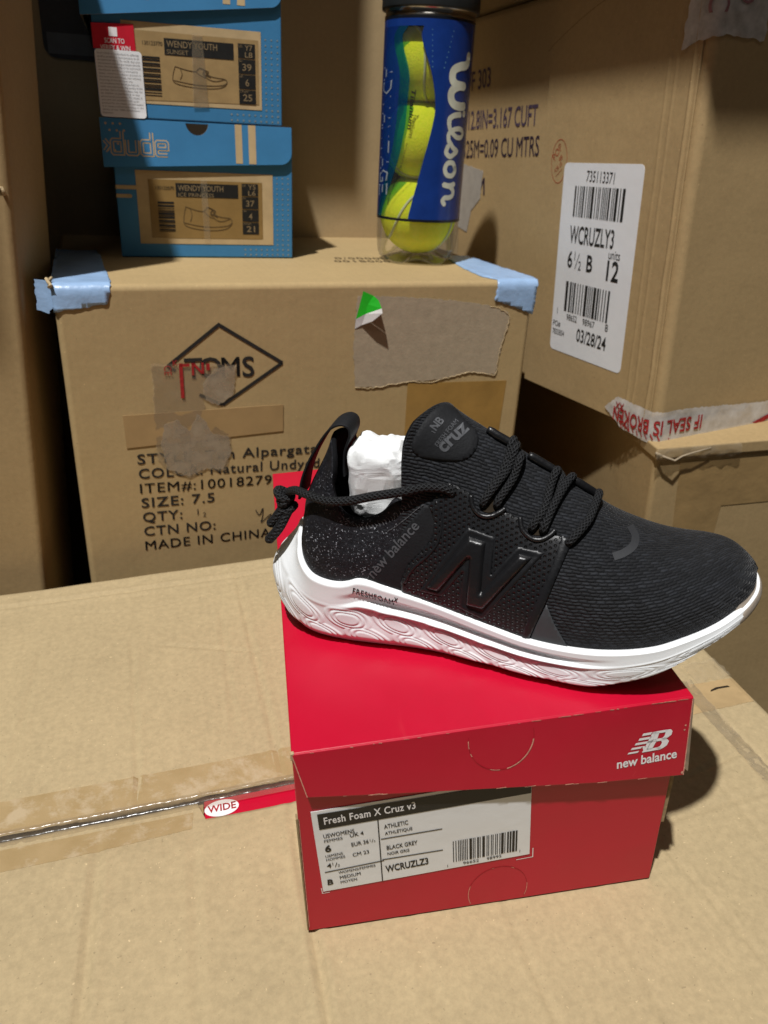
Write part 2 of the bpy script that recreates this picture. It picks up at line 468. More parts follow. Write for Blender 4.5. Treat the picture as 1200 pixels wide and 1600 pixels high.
HG = {}
def flap(name, v0, v1, creases, seed, edge_fn, roll_back):
    """a top flap as a fine grid with creases, dents and rounded outer edges"""
    du = .22; nu = int((UR - UL) / du); nv = int((v1 - v0) / .22)
    V = []; F = []
    def hgt(u, v):
        z = .10 * noise.noise(Vector((u * .07, v * .07, seed))) + .035 * noise.noise(Vector((u * .3, v * .3, seed + 5))) - .06
        for (a, b, c, d, dep, wd) in creases:
            ex, ey = c - a, d - b; L2 = ex * ex + ey * ey
            t = max(0, min(1, ((u - a) * ex + (v - b) * ey) / L2))
            wob = .12 * noise.noise(Vector((u * .6, v * .6, seed + 9)))
            q = math.hypot(u - a - t * ex, v - b - t * ey) + wob * .4
            fade = min(1, 6 * min(t, 1 - t) + .15)
            z += -2.3 * dep * math.exp(-(q / wd) ** 2) * fade + dep * 1.3 * math.exp(-((abs(q) - 2.0 * wd) / wd) ** 2) * fade
        if not roll_back: z -= .30 * sstep(-3.6, -.5, v) * sstep(7, 2, u)
        e = min(u - UL, UR - u); z -= .5 * max(0, 1 - e / .7) ** 2
        e = (VB - v) if roll_back else (v - VF); z -= .5 * max(0, 1 - e / .7) ** 2
        return z
    HG[name] = hgt
    for j in range(nv + 1):
        for i in range(nu + 1):
            u = UL + (UR - UL) * i / nu; v = v0 + (v1 - v0) * j / nv
            v += edge_fn(u) * (1 - j / nv if roll_back else j / nv)
            V.append((u, v, hgt(u, v)))
    W = nu + 1
    for j in range(nv):
        for i in range(nu):
            a = j * W + i; F.append((a, a + 1, a + W + 1, a + W))
    n = len(V)
    mi = [0] * len(F)
    # underside and cut edge
    row = 0 if roll_back else nv
    for i in range(W): p = V[row * W + i]; V.append((p[0], p[1], p[2] - .38))
    for i in range(nu): F.append((row * W + i, row * W + i + 1, n + i + 1, n + i)); mi.append(1)
    far = (VB if roll_back else VF)
    n2 = len(V); V += [(UL, far, -.9), (UR, far, -.9)]
    F.append((n, n + nu, n2 + 1, n2)); mi.append(1)
    orow = nv if roll_back else 0
    m0 = len(V)
    for i in range(W): p = V[orow * W + i]; V.append((p[0], p[1], -1.2))
    for i in range(nu): F.append((orow * W + i, orow * W + i + 1, m0 + i + 1, m0 + i)); mi.append(0)
    for i in (0, nu):
        m1 = len(V)
        for j in range(nv + 1): p = V[j * W + i]; V.append((p[0], p[1], -1.2))
        for j in range(nv): F.append((j * W + i, (j + 1) * W + i, m1 + j + 1, m1 + j)); mi.append(0)
    return mesh(name, V, F, [M_BASE, M_EDGE], base, True, None, mi)

CR_B = [(-10.2, 18, -9.1, 0, .05, .14), (-30, 25.0, 12, 24.6, .07, .22), (12, 24.6, 32, 25.2, .07, .22),
        (-15, 22.5, -10.5, 21.6, .035, .12), (-10.5, 21.6, 2, 23.2, .03, .12), (-8.5, 16.5, -1, 13.4, .05, .16), (-1, 13.4, 4, 13.2, .04, .14),
        (-1.6, 27, -.5, 0, .05, .2), (28.1, 14, 28.4, 0, .05, .15), (21, 9, 32, 7.5, .03, .15), (-17, 20, -17.2, 2, .03, .18), (-3.2, 22, -3.0, 4, .03, .2), (26.5, 0, 27.5, 12, .04, .2)]
CR_F = [(-.33, -1.5, -.33, -29, .09, .22), (-11.3, -1.5, -11.5, -29, .07, .25), (22.8, -6.4, 28.2, -5.1, .05, .15), (28.6, -1, 29.4, -12, .05, .15),
        (19.2, -8.8, 20.8, -19, .04, .14), (4.5, -9, 5.2, -29, .025, .3), (9.5, -10, 9.9, -29, .03, .2), (14.6, -10, 14.4, -29, .02, .3),
        (-6, -2, -6.2, -18, .025, .25), (25, -2, 25.5, -20, .03, .2), (15, -9, 30, -8.2, .03, .2), (-20, -3, -20.4, -20, .03, .3)]
flap('rear_flap', 0.0, VB, CR_B, 3.0, lambda u: 0.05 * sin(u * .5), True)
flap('front_flap', VF, -.16, CR_F, 11.0, lambda u: -1.38 * sstep(-5.62, -5.42, u) * sstep(6, 3, u) - .10 * sstep(-30, -8, u) + .03 * sin(u * .8), False)
b = MB(); b.box(UL + .6, -5.45, -4, 3, -1.1, -.8); b.build('inner_flap', M_LOW, base)
b = MB(); b.box(13, UR - .6, -4, 3, -1.1, -.8); b.build('inner_flap', M_LOW, base)

bmap = lambda u, v, h=0.0: (u, v, h + HG['rear_flap' if v > 0 else 'front_flap'](u, v))
M_OLDT = NT('old_tape'); v_ = M_OLDT.obj()
k_ = M_OLDT.rampv(M_OLDT.noise(v_, 38, 7, .72, .2), .50, .62)
M_OLDT.p(Base_Color=M_OLDT.mix(k_, M_OLDT.ramp(M_OLDT.noise(v_, 60, 4), [(.3, (.35, .245, .115)), (.7, (.41, .295, .15))]), (.45, .345, .205)), Roughness=M_OLDT.math('ADD', M_OLDT.math('MULTIPLY', k_, .4), .38), Normal=M_OLDT.bump(M_OLDT.math('ADD', k_, M_OLDT.noise(v_, 300, 3)), .3, .0006))
M_OLDT = M_OLDT.m
sheet('packing_tape', [(UL + 1, .05), (UL + 1, 2.75), (-6, 2.6), (9.5, 2.75), (9.5, .05)], M_OLDT, base, bmap, .014, .3, .01, .02, 5, .0)
# clear tape bridging the gap, wrinkled, catching the light along the flap's cut edge
V = []; F = []; nq = 260
for i in range(nq + 1):
    u = -28 + 30 * i / nq; wv = noise.noise(Vector((u * .9, 0, 2))) * .05
    for j, (vv, zz) in enumerate([(.26, .03), (.10, .05), (-.02, .02), (-.08, -.12), (-.12, -.28), (-.26, -.33), (-.45, -.34), (-.62, -.36)]):
        V.append((u, vv + wv * (j not in (0, 7)), zz + .03 * noise.noise(Vector((u * 2.2, j * .7, 4)))))
for i in range(nq):
    for j in range(7): a = i * 8 + j; F.append((a, a + 8, a + 9, a + 1))
mesh('gap_tape', V, F, M_SILVER, base, True)
sheet('tape_residue', [(UL + 1, -.75), (-6.0, -.9), (-6.1, -2.2), (-12, -2.5), (UL + 1, -2.6)], M_OLDT, base, bmap, .014, .3, .01, .02, 8)
# crumpled tape end at the right of the seam
sheet('seam_tape', [(18.5, -1.5), (31.9, -1.3), (32.2, 1.2), (24, 1.5), (18.5, 1.4)], plain('kraft_tape', (.43, .30, .15), .5, .4, (60, .3, .003), .15, 40), base, bmap, .02, .3, .01, .03, 6)
V = []; F = []; nn = 40
for i in range(nn + 1):
    for j in range(7):
        v = 1.6 - 10.5 * i / nn; u = 27.75 + 1.1 * j / 6 + .12 * i / nn
        V.append((u + .10 * noise.noise(Vector((u, v, 3))), v, bmap(u, v)[2] + .05 + .13 * abs(noise.noise(Vector((u * 2.4, v * 1.1, 7)))) + .12 * sstep(2, 0, i)))
for i in range(nn):
    for j in range(6): a = i * 7 + j; F.append((a, a + 7, a + 8, a + 1))
mesh('edge_tape', V, F, M_CLEARTAPE, base, True)
V = []; F = []
for i in range(31):
    for j in range(9):
        u = 29.2 + 2.9 * i / 30; v = 1.3 + 2.0 * j / 8
        V.append((u, v + .1 * sin(u * 4), bmap(u, v)[2] + .05 + .38 * abs(noise.noise(Vector((u * 1.3, v * 1.9, 1)))) * sstep(0, .4, i / 30)))
for i in range(30):
    for j in range(8): a = i * 9 + j; F.append((a, a + 9, a + 10, a + 1))
mesh('crumpled_tape', V, F, M_CLEARTAPE, base, True)
I = Ink(); I.poly([(29.6, .3), (30.3, .42), (31.2, .38), (31.1, .56), (30.2, .6), (29.7, .45)]); I.build('tear', M_DARK, base, lambda u, v: bmap(u, v, .04))

# ---- red shoe box lying inside, showing through the gap
ins = thing('shoe_box', 'red shoe box inside the carton, only a strip with a white WIDE oval showing', 'shoe box', BASE @ Matrix.Translation((-5.4, -14, -12.4)))
b = MB(); b.box(0, 17.5, 2, 17, 0, 11.85); b.build('box_body', M_RED, ins, False, .12, 2)
b = MB(); b.hexa([(3.6, 11.6, 11.86), (5.6, 12.05, 11.86), (5.6, 12.25, 11.86), (3.6, 11.7, 11.86), (3.6, 11.6, 11.88), (5.6, 12.05, 11.88), (5.6, 12.25, 11.88), (3.6, 11.7, 11.88)]); b.build('tear', M_DARK, ins)
I = Ink(); I.poly([(1.05 + 1.02 * cos(a), 13.22 + .62 * sin(a)) for a in [2 * pi * k / 32 for k in range(32)]])
I.build('oval_print', M_WPRINT, ins, lambda u, v: (u, v, 11.875))
I = Ink(); I.text('WIDE', .22, 13.0, .50, 1.90, 13.0, bold=.02); I.build('lettering', M_INKR, ins, lambda u, v: (u, v, 11.90))

# ------------------------------------------------------------------ cartons behind
# ---- carton with the diamond logo
def rmat(rows, loc):
    m = Matrix(rows).to_4x4(); m.translation = Vector(loc); return m
TR = ((0.943914, -0.323504, 0.066113), (0.322249, 0.946207, 0.029128), (-0.07198, -0.00619, 0.997387))
TTOP = rmat(TR, (-21.531, 37.511, 24.8))            # front left top corner
TH = 51.5; TW = 43.2; TD = 40.5
TMAT = TTOP @ Matrix.Translation((0, 0, -TH))
toms = thing('carton', 'brown carton with black diamond logo and printed size lines, blue taped corners', 'carton', TMAT)
carton_body(toms, TW, TD, TH, M_TOMS, .55)
tf = lambda u, v, h=0.0: (u, -h, TH + v)            # on its front face, v down from the top edge
tt = lambda u, v, h=0.0: (u, v, TH + h)             # on its top face
tf_ = lambda u, v: tf(u, v, .05)
# top flaps: outer flap edge line and shallow fold
def wrap(u, v, h=0.0):
    """round the front top edge: v>0 runs back over the top, v<0 down the front"""
    r = .55
    if v >= r: return (u, v, TH + h)
    if v <= -r: return (u, -h, TH + v)
    a = (v + r) / (2 * r) * pi / 2                  # 0 front .. pi/2 top
    return (u, r - (r + h) * cos(a), TH - r + (r + h) * sin(a))
# printing
I = Ink()
I.line([(8.35, -6.85), (12.85, -3.4), (18.35, -6.95)], .30); I.line([(18.35, -6.95), (12.9, -10.55)], .30); I.line([(12.9, -10.55), (10.9, -9.5)], .28)
I.line([(8.35, -6.85), (9.0, -7.25)], .28)
I.text('T', 9.75, -8.0, 1.75, bold=.015, wide=1.0); I.text('O', 11.0, -8.0, 1.75, bold=.015)
I.text('M', 12.95, -8.0, 1.75, bold=.012, wide=.95); I.text('S', 14.75, -8.05, 1.75, bold=.015)
I.build('logo_print', M_INKB, toms, tf_)
I = Ink()
rows = [('STYLE: Tan Alpargata', -15.6, 21.7, -15.9), ('COLOR: Natural Undyed', -17.0, 21.9, -17.4), ('ITEM#:10018279', -18.45, 17.2, -18.7),
        ('SIZE: 7.5', -19.9, 11.75, -20.0), ('QTY:', -21.35, 8.7, -21.4), ('CTN NO:', -22.8, 11.7, -22.9), ('MADE IN CHINA', -24.3, 17.0, -24.35)]
for k, (t, v0, u1, v1) in enumerate(rows):
    I.text(t, 5.15, v0, .92, u1, v1, bold=.012, space=1.12)
I.text('1', 10.1, -21.2, .62); I.text('2', 10.6, -21.45, .45)
I.line([(15.6, -21.3), (15.95, -21.9), (16.3, -21.2), (16.25, -22.1), (16.1, -22.7), (16.6, -22.3), (17.1, -21.9), (16.8, -22.5)], .09, n=40)
I.build('printed_text', M_INKB, toms, tf_)
I = Ink(); I.text('0/00000', 27.2, 13.6, 1.25, 33.0, 13.4, space=1.1); I.text('0018000', 26.6, 11.6, 1.25, 32.6, 11.4, space=1.1)
I.build('top_printing', plain('faint_ink', (.13, .09, .045), .8, .2, None, .3, 300), toms, lambda u, v: tt(u, v, .05))
# tapes and labels torn off the front
sheet('paper_tape_strip', [(4.3, -11.0), (18.4, -10.85), (18.36, -13.42), (4.37, -14.0)], M_PALETAPE, toms, tf, .08, None, .07)
sheet('brown_tape_patch', [(30.6, -9.5), (41.3, -9.75), (41.0, -17.2), (30.6, -16.6)], M_BRTAPE, toms, tf, .045, None, .03)
sheet('torn_label_patch', [(25.3, -1.15), (30, -1.35), (35, -1.75), (38.6, -2.3), (40.6, -2.95), (40.9, -3.9), (40.3, -6), (40.0, -9.0), (38.2, -8.9), (37.0, -8.75), (34, -9.25), (31, -9.4), (28.2, -9.7), (25.3, -9.6), (25.0, -6), (25.1, -3)], M_TORN, toms, tf, .06, .8, .03, .07, 3)
edge = [(25.3, -9.55), (27, -9.75), (29, -9.5), (31, -9.35), (33, -9.5), (35, -9.1), (37, -8.75), (38.6, -8.85), (39.9, -9.0), (40.2, -6.5), (40.75, -3.9), (40.45, -3.0), (38.6, -2.3)]
tv, tfc, tu = tube([tf(a + random.uniform(-.08, .08), c + random.uniform(-.08, .08), .07) for a, c in [(q.x, q.y) for q in spline([(a, c, 0) for a, c in edge], 90)]], lambda t: .03 + .045 * abs(noise.noise(Vector((t * 60, 0, 1)))), 6)
mesh('torn_edge', tv, tfc, M_TORNL, toms, True)
sheet('clear_tape_torn', [(7.0, -6.55), (14.3, -6.9), (13.9, -9.6), (12.4, -10.6), (11.2, -9.9), (11.6, -12.2), (13.4, -13.4), (13.6, -15), (12.8, -17.0), (11.2, -16.6), (9.6, -17.4), (7.6, -16.4), (6.9, -15.3)], M_CLEARTAPE, toms, tf, .07, .4, 0, .08, 6, .01)
sheet('milky_tape_patch', [(7.7, -12.0), (8.8, -11.6), (9.8, -12.8), (10.6, -11.2), (11.4, -12.1), (11.9, -13.2), (13.3, -13.6), (13.5, -15), (12.7, -16.8), (11.2, -16.5), (9.6, -17.2), (7.6, -16.2), (7.3, -14)], M_MILKY, toms, tf, .10, .4, 0, .09, 9, .01)
sheet('milky_tape_patch', [(11.2, -8.6), (12.2, -7.2), (14.2, -6.95), (13.9, -9.6), (12.5, -10.6), (11.4, -10.0)], M_MILKY, toms, tf, .10, .4, 0, .09, 12, .01)
I = Ink()
I.rect(9.3, 9.6, -9.7, -6.6); I.rect(9.3, 10.2, -6.9, -6.65); I.rect(10.35, 10.55, -7.7, -6.6); I.rect(11.2, 11.4, -7.6, -6.6)
I.poly([(10.35, -6.6), (10.6, -6.6), (11.4, -7.6), (11.15, -7.6)]); I.rect(11.6, 11.9, -7.3, -6.7)
I.text('CE', 8.05, -6.75, .6, 8.05 + .0005, -7.6); I.text('K', 8.8, -6.8, .5)
I.build('red_tape_print', M_INKR, toms, lambda u, v: tf(u, v, .13))
# green sticker remnant sticking out
V = [tf(25.75, -.75, .1), tf(25.15, -3.2, .1), tf(26.0, -2.75, .22), tf(27.3, -2.15, .85), tf(27.1, -1.5, .5), tf(26.7, -1.15, .2), tf(26.2, -1.9, .2)]
mesh('green_sticker', V, [(0, 1, 6), (0, 6, 5), (1, 2, 6), (6, 2, 3), (6, 3, 4), (6, 4, 5)], M_GREEN, toms)
V = [tf(25.15, -3.2, .12), tf(25.05, -4.1, .1), tf(25.7, -3.75, .16), tf(26.5, -3.3, .75), tf(27.25, -2.5, 1.25), tf(27.3, -2.15, .87), tf(26.0, -2.75, .24)]
mesh('sticker_backing', V, [(0, 1, 2, 6), (6, 2, 3), (6, 3, 4, 5)], plain('sticker_back', (.55, .52, .5), .8, .2), toms)
# blue tape over the top corners
def wl_(u, v, h=0.0):
    if u < 0:                                       # round the left vertical edge
        x, y, z = wrap(0, v, h); return (-h * .6 - .02, y - u, z - .06 * u)
    return wrap(u, v, h)
sheet('blue_tape', [(-1.1, -2.2), (0.05, -2.05), (2.2, -1.75), (4.0, -1.5), (4.35, -.6), (4.45, 1.2), (4.35, 4), (4.1, 9), (4.0, 15.5), (3.6, 19), (-.6, 19.5), (-.75, 10), (-.5, 4), (-.9, .8)], M_BLUETAPE, toms, wl_, .07, .45, .04, .07, 4, .045)
sheet('tape_tail', [(-1.4, .4), (-.1, .3), (.05, -1.7), (-.5, -2.9), (-1.5, -2.6)], M_BLUETAPE, toms, lambda u, v, h=0: (u * .9, .35 - u * .5, TH + v * .8), .1, .4, 0, .09, 5, .1)
sheet('blue_tape', [(39.0, -1.8), (41.4, -2.5), (43.25, -3.2), (43.45, -.5), (43.7, 1.5), (43.4, 8), (43.3, 15.5), (40.3, 15.8), (38.8, 7), (38.5, 2.2), (39.3, 0.5)], M_BLUETAPE, toms, wrap, .07, .45, .04, .06, 14, .055)
for u0, u1 in ((4.2, 21), (22, 37)):
    sheet('blue_tape', [(u0, 38.5), (u1, 38.7), (u1, 40.2), (u0, 40.2)], M_BLUETAPE, toms, tt, .06, .8, .02, .05, 2)
tv, tfc, tu = tube([wl_(-.2 + .25 * sin(t * 5), -.2 + t * .5, .3 + .2 * sin(t * 9)) for t in [k * .22 for k in range(9)]], .14, 6)
mesh('torn_corner', tv, tfc, M_TORNL, toms, True)

# ---- tall carton at the far left
LM = frame((-27.07, 36, -1.3), yaw=radians(10), rol=radians(7.6)) @ Matrix.Translation((-40, 0, -28.5))
lc = thing('carton', 'plain brown carton cut off by the left edge of the photo', 'carton', LM)
carton_body(lc, 40, 13, 92, cardboard('kraft_left', (.36, .25, .12), (1, 0, 0), .5), .6)
tv, tfc, tu = tube([(39.6 - .3 * k + .1 * sin(k), -.05, 61.5 + .35 * k + .2 * sin(k * 2.3)) for k in range(5)], .16, 6)
mesh('torn_corner', tv, tfc, M_TORNL, lc, True)

# ---- big carton at the back
BKM = rmat(TR, (-30.6, 64.0, 24.6)) @ Matrix.Translation((-32, 4.0, -54))
bk = thing('carton', 'large brown carton forming the backdrop behind the blue shoe boxes', 'carton', BKM)
carton_body(bk, 86, 40, 112, M_BACK, .6)
sheet('plastic_sheet', rrect(32.8, 48, 71.5, 96, 1.2), plain('dark_plastic', (.05, .05, .054), .45, .4), bk, lambda u, v, h=0: (u, -h, v), .12, None, .08)
I = Ink(); I.rect(33.2, 47.8, 71.9, 73.8); I.build('pale_band', plain('grey_plastic', (.13, .135, .14), .45, .4), bk, lambda u, v: (u, -.14, v))
sheet('tape_scrap', [(28.2, 56.5), (29.9, 56.6), (30, 58.7), (28.6, 58.8)], M_BLUETAPE, bk, lambda u, v, h=0: (u, -h, v), .06, None, .03, .08, 2)

# ---- stack on the right: lower carton, upper carton with the white label, one more on top
LRM = frame((29.36, 40.64, -30), yaw=radians(8))
lr = thing('carton', 'brown carton under the one with the white shipping label, lid edge torn', 'carton', LRM)
carton_body(lr, 48, 46, 38.4, M_LOW, .5)
b = MB(); b.box(-.15, 48.2, -.3, 46.1, 37.5, 38.7); b.build('lid_edge', M_LOW, lr, True, .18, 2)
V = []; F = []
for i in range(30):
    for j in range(8):
        u = -.4 + 8.5 * i / 29; a = j / 7 * 2.6
        V.append((u, -.32 - .25 * sin(a) - .16 * noise.noise(Vector((u * 1.2, j * .5, 3))) - .15 * math.exp(-u), 38.6 - .55 + .6 * cos(a) - .3 * abs(noise.noise(Vector((u * .9, j * .4, 8))))))
for i in range(29):
    for j in range(7): a = i * 8 + j; F.append((a, a + 8, a + 9, a + 1))
mesh('crumpled_tape', V, F, M_CLEARTAPE, lr, True)
tv, tfc, tu = tube([(-.2, -.2, 38.2), (.4, -.75, 38.0), (1.4, -.9, 37.6), (2.2, -.7, 37.9), (3.2, -.75, 38.2), (5, -.55, 38.45)], lambda t: .13 * (1 - .6 * t), 8)
mesh('torn_edge', tv, tfc, M_TORN, lr, True)
sheet('tape_strip', [(2.5, 36.9), (47, 37.1), (47, 32.2), (7.5, 32.0), (7.2, 27.5), (3.0, 27.4)], plain('taped_lower', (.33, .215, .09), .32, .5, (40, .2, .004), .12, 40), lr, lambda u, v, h=0: (u, -h, v), .05, None, .03)

BR = ((0.930033, -0.367352, 0.00959), (0.366666, 0.929398, 0.04214), (-0.024393, -0.035675, 0.999066))
BM = rmat(BR, (29.384, 41.821, 9.0))
bc = thing('carton', 'brown carton with the white barcode shipping label, sealed with printed tape', 'carton', BM)
BH = 38.1
m_ = carton_body(bc, 44, 41.5, BH, M_RIGHT, .8)
ab = lambda u, v, h=0.0: (-h, u, v)                 # on the left face; u runs back from the front corner
ab_ = lambda u, v: ab(u, v, .06)
cf = lambda u, v, h=0.0: (u, -h, v)                 # on the right-hand front face
# outer side panel, glued over the rear one
b = MB(); b.hexa([(-.16, .8, .3), (0, .8, .3), (0, 22.6, .1), (-.16, 22.6, .1), (-.16, .8, 37.3), (0, .8, 37.3), (0, 21.6, 37.3), (-.16, 21.6, 37.3)])
b.build('side_panel', M_RIGHT, bc, True, .06, 2)
ab2 = lambda u, v, h=0.0: (-.16 - h, u, v)
for k, (uu, dd) in enumerate([(1.4, .14), (3.4, .05), (4.3, .05)]):
    V = []; F = []
    for i in range(60):
        z = .8 + 36 * i / 59; o = .12 * noise.noise(Vector((z * .25, k, 0)))
        for j in range(7): V.append((-.165 - dd * math.exp(-((j - 3) / 1.2) ** 2), uu + o + (j - 3) * .11, z))
    for i in range(59):
        for j in range(6): a = i * 7 + j; F.append((a, a + 7, a + 8, a + 1))
    mesh('crease', V, F, M_RIGHT, bc, True)
lab = sheet('shipping_label', [(u + .035 * (v - 14) * 0, v) for u, v in rrect(5.7, 17.85, 4.75, 23.2, .55)], M_WHITE, bc, ab2, .03, None, .025)
fl2 = lambda u, v: ab2(-u, v, .055)                 # reading direction: towards the front corner
I = Ink()
I.text('735113371', -14.0, 21.6, .95, -9.7, 21.5, bold=.0)
I.barcode(-15.7, -7.9, 18.35, 21.15, 5, 62); I.text('WCRUZLY3', -15.9, 15.85, 1.6, -8.8, 15.95, bold=.012)
I.text('6', -15.9, 13.5, 1.55, bold=.012, wide=.8); I.text('1', -14.75, 14.25, .85, wide=.8); I.text('2', -14.0, 13.4, .85, wide=.8); I.line([(-14.55, 13.45), (-13.95, 15.0)], .08)
I.text('B', -12.65, 13.45, 1.5, bold=.02, wide=.85); I.text('units', -9.35, 15.0, .8, -7.65, 15.0); I.text('12', -9.4, 13.05, 1.75, -7.6, 13.05, bold=.02)
I.barcode(-15.8, -8.5, 9.1, 12.1, 9, 50); I.text('1', -17.0, 8.6, .6); I.text('98652', -15.2, 8.25, .62, -13.4, 8.25); I.text('98967', -12.4, 8.25, .62, -10.4, 8.25); I.text('8', -8.7, 8.3, .7)
I.text('PO#', -17.55, 7.3, .55, -16.2, 7.3); I.text('7835854', -17.55, 6.45, .55, -15.4, 6.45); I.text('03/28/24', -13.2, 6.45, 1.25, -8.3, 6.45, bold=.012)
I.build('label_print', M_BLK, bc, fl2)
I = Ink()
PUR = lambda u, v: ab(-u, v, .04)
for t_ in (('OF 303', -40.3, 30.6, 1.9, -34.0, 30.9), ('29INX12.8IN=3.167 CUFT', -44.5, 26.6, 1.9, -23.7, 26.7)):
    I = Ink(); I.text(*t_, bold=.01); I.build('purple_print', M_INKP, bc, PUR)
I = Ink(); I.text('MX0.325M=0.09 CU MTRS', -44.5, 23.4, 1.9, -23.0, 23.8, bold=.008)
I.build('purple_print', M_INKP, bc, lambda u, v: ab(-u, v, .04))
I = Ink(); I.text('IM', -36.8, 19.3, 1.9, -34.3, 19.5, bold=.012); I.build('purple_mark', M_INKP, bc, lambda u, v: ab(-u, v, .04))
sheet('torn_label_patch', [(34.9, 22.1), (41, 23.0), (41.2, 15.5), (38.5, 15.0), (37.6, 17.5), (35.4, 19)], plain('grey_label', (.38, .35, .31), .7, .3), bc, ab, .05, None, .03, .06, 2)
I = Ink()
I.line([(-18.9 + 1.35 * cos(a), 23.3 + 2.0 * sin(a)) for a in [2 * pi * k / 40 for k in range(40)]], .07, True)
I.text('POP', -19.7, 23.3, .7, -18.5, 24.5); I.text('FOR US', -19.4, 22.2, .4, -18.3, 23.0); I.line([(-19.3, 21.9), (-18.3, 22.6)], .05); I.text('48', -18.8, 23.2, .45, -18.3, 23.6)
I.build('stamp', plain('red_stamp', (.36, .075, .03), .7, .3, None, .3, 300), bc, lambda u, v: ab2(-u, v, .02))
def corner(u, v, h=0.0):
    """round the front vertical edge: u<0 along the left face, u>0 along the right-hand face"""
    return (-.16 - h, -u, v) if u < -.8 else ((u, -h, v) if u > .8 else (.8 - (.8 + h + .08 * (1 - (u + .8) / 1.6)) * cos((u + .8) / 1.6 * pi / 2), .8 - (.8 + h) * sin((u + .8) / 1.6 * pi / 2), v))
M_STAPE = clear('printed_seal_tape', (.95, .93, .92), .10, .15, .9, (.68, .65, .61), (60, .3, .003))
sheet('seal_tape', [(-7.3, 1.1), (-5.5, 2.6), (-1, 2.5), (4, 2.55), (12, 2.1), (43, 2.0), (43, -.35), (12, -.6), (4, -.4), (-1, -.5), (-4.5, -.25)], M_STAPE, bc, corner, .07, .4, 0, .06, 3, .06)
I = Ink()
I.text('IF SEAL IS BROKEN', 5.2, 1.75, 1.3, -5.8, 1.55, bold=.02); I.text('XX', -4.3, 2.15, .6, -5.6, 2.1, bold=.02)
I.line([(-5.2, 1.2), (-3.2, -.2)], .13); I.line([(-4.2, .1), (1.6, -.15)], .16)
for k in range(9): I.line([(-4.6 + .6 * k, .35 + .06 * sin(k * 4)), (-4.3 + .6 * k, -.2 - .05 * cos(k * 3))], .12)
I.build('seal_print', M_INKR, bc, lambda u, v: corner(u, v, .2))
I = Ink(); I.poly([(11.6, .1), (13.5, .75), (16, .7), (16, .25), (13.7, .3), (12.6, -.1)]); I.poly([(13.5, -.1), (16, .1), (16, -.25), (14, -.35)])
I.build('seal_print', M_INKR, bc, lambda u, v: corner(u, v, .2))
sheet('corner_tape', [(-2.9, 31.4), (-2.2, 31.6), (0, 32.1), (1.5, 32.2), (4.9, 31.9), (5.3, 37.9), (-2.5, 37.9)], M_STAPE, bc, corner, .07, .35, 0, .12, 13, .08)
I = Ink(); I.text('CC', -.6, 36.6, 1.5, -.6 + .001, 33.6, bold=.01); I.text('TO', 1.9, 36.6, 1.4, 1.9 + .001, 34.2, bold=.01)
I.build('corner_tape_print', plain('faded_ink', (.33, .16, .17), .6, .3, None, .2, 200), bc, lambda u, v: corner(u, v, .24))
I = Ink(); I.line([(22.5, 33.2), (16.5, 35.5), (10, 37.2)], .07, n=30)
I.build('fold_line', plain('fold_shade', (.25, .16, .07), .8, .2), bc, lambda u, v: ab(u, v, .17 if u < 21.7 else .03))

up_ = thing('carton', 'brown carton on top of the labelled one, only its bottom edge in the photo', 'carton', BM @ Matrix.Translation((0.6, 1.0, BH + .05)))
carton_body(up_, 42, 48, 26, M_RIGHT, .6)
ov = thing('carton', 'unseen brown carton added above the right stack, jutting forward to shade it', 'carton', BM @ Matrix.Translation((-12.9, -12.8, BH + 26.1)))  # added out of view to cast the shadow on the labelled carton
carton_body(ov, 58, 64, 30, M_LOW, .6)
ol = thing('carton', 'unseen brown carton added above the left rear corner to shade the wall', 'carton', BKM @ Matrix.Translation((-13.5, -22, 112.05)))  # unseen shade caster for the wall behind the blue boxes
carton_body(ol, 62, 60, 30, M_LOW, .6)
mdc = thing('carton', 'tall shadowed brown carton behind the plain carton at the left edge', 'carton', LM @ Matrix.Translation((-20, 15, 0)))
carton_body(mdc, 39, 34, 109, M_LOW, .6)
ol2 = thing('carton', 'unseen brown carton added high above the left edge to shade it', 'carton', LM @ Matrix.Translation((-40, -21, 109.1)))  # added above the view, keeps the left edge in shade
carton_body(ol2, 62, 66, 28, M_LOW, .6)

# ------------------------------------------------------------------ the two blue shoe boxes
BLM = TTOP @ Matrix.Translation((5.994, 14.95, .06)) @ Matrix.Rotation(radians(-2.71), 4, 'Z')
M_FADE = plain('dark_blue_paper', (.032, .15, .31), .55, .3)
M_DIM = plain('print_on_black', (.22, .16, .085), .6, .3)
M_SHOELINE = plain('outline_ink', (.10, .065, .03), .7, .2)

def shoe_outline(I, x0, x1, y0, y1, wd):
    def P(pts): return [(x0 + (x1 - x0) * a, y0 + (y1 - y0) * b) for a, b in pts]
    I.line(P([(.05, .95), (.0, .5), (.02, .2), (.25, .05), (.6, 0), (.88, .08), (1, .3), (.97, .5), (.8, .55), (.68, .62), (.58, .85), (.5, .95), (.42, .78), (.25, .82), (.05, .95)]), wd, n=70)
    I.line(P([(.0, .3), (.3, .18), (.6, .14), (.9, .2), (1, .32)]), wd, n=30)
    I.line(P([(.97, .5), (.8, .38), (.66, .45), (.55, .68)]), wd, n=30)
    I.line(P([(.14, .9), (.17, .6), (.13, .35)]), wd, n=20)
    for q in (0, .06): I.line(P([(.5 + q, .95 - q), (.6 + q, .85 - q), (.56 + q, .72 - q), (.64 + q, .6 - q)]), wd * 1.6, n=16)
    I.line(P([(.42, .78), (.5, .62), (.6, .5)]), wd, n=12)

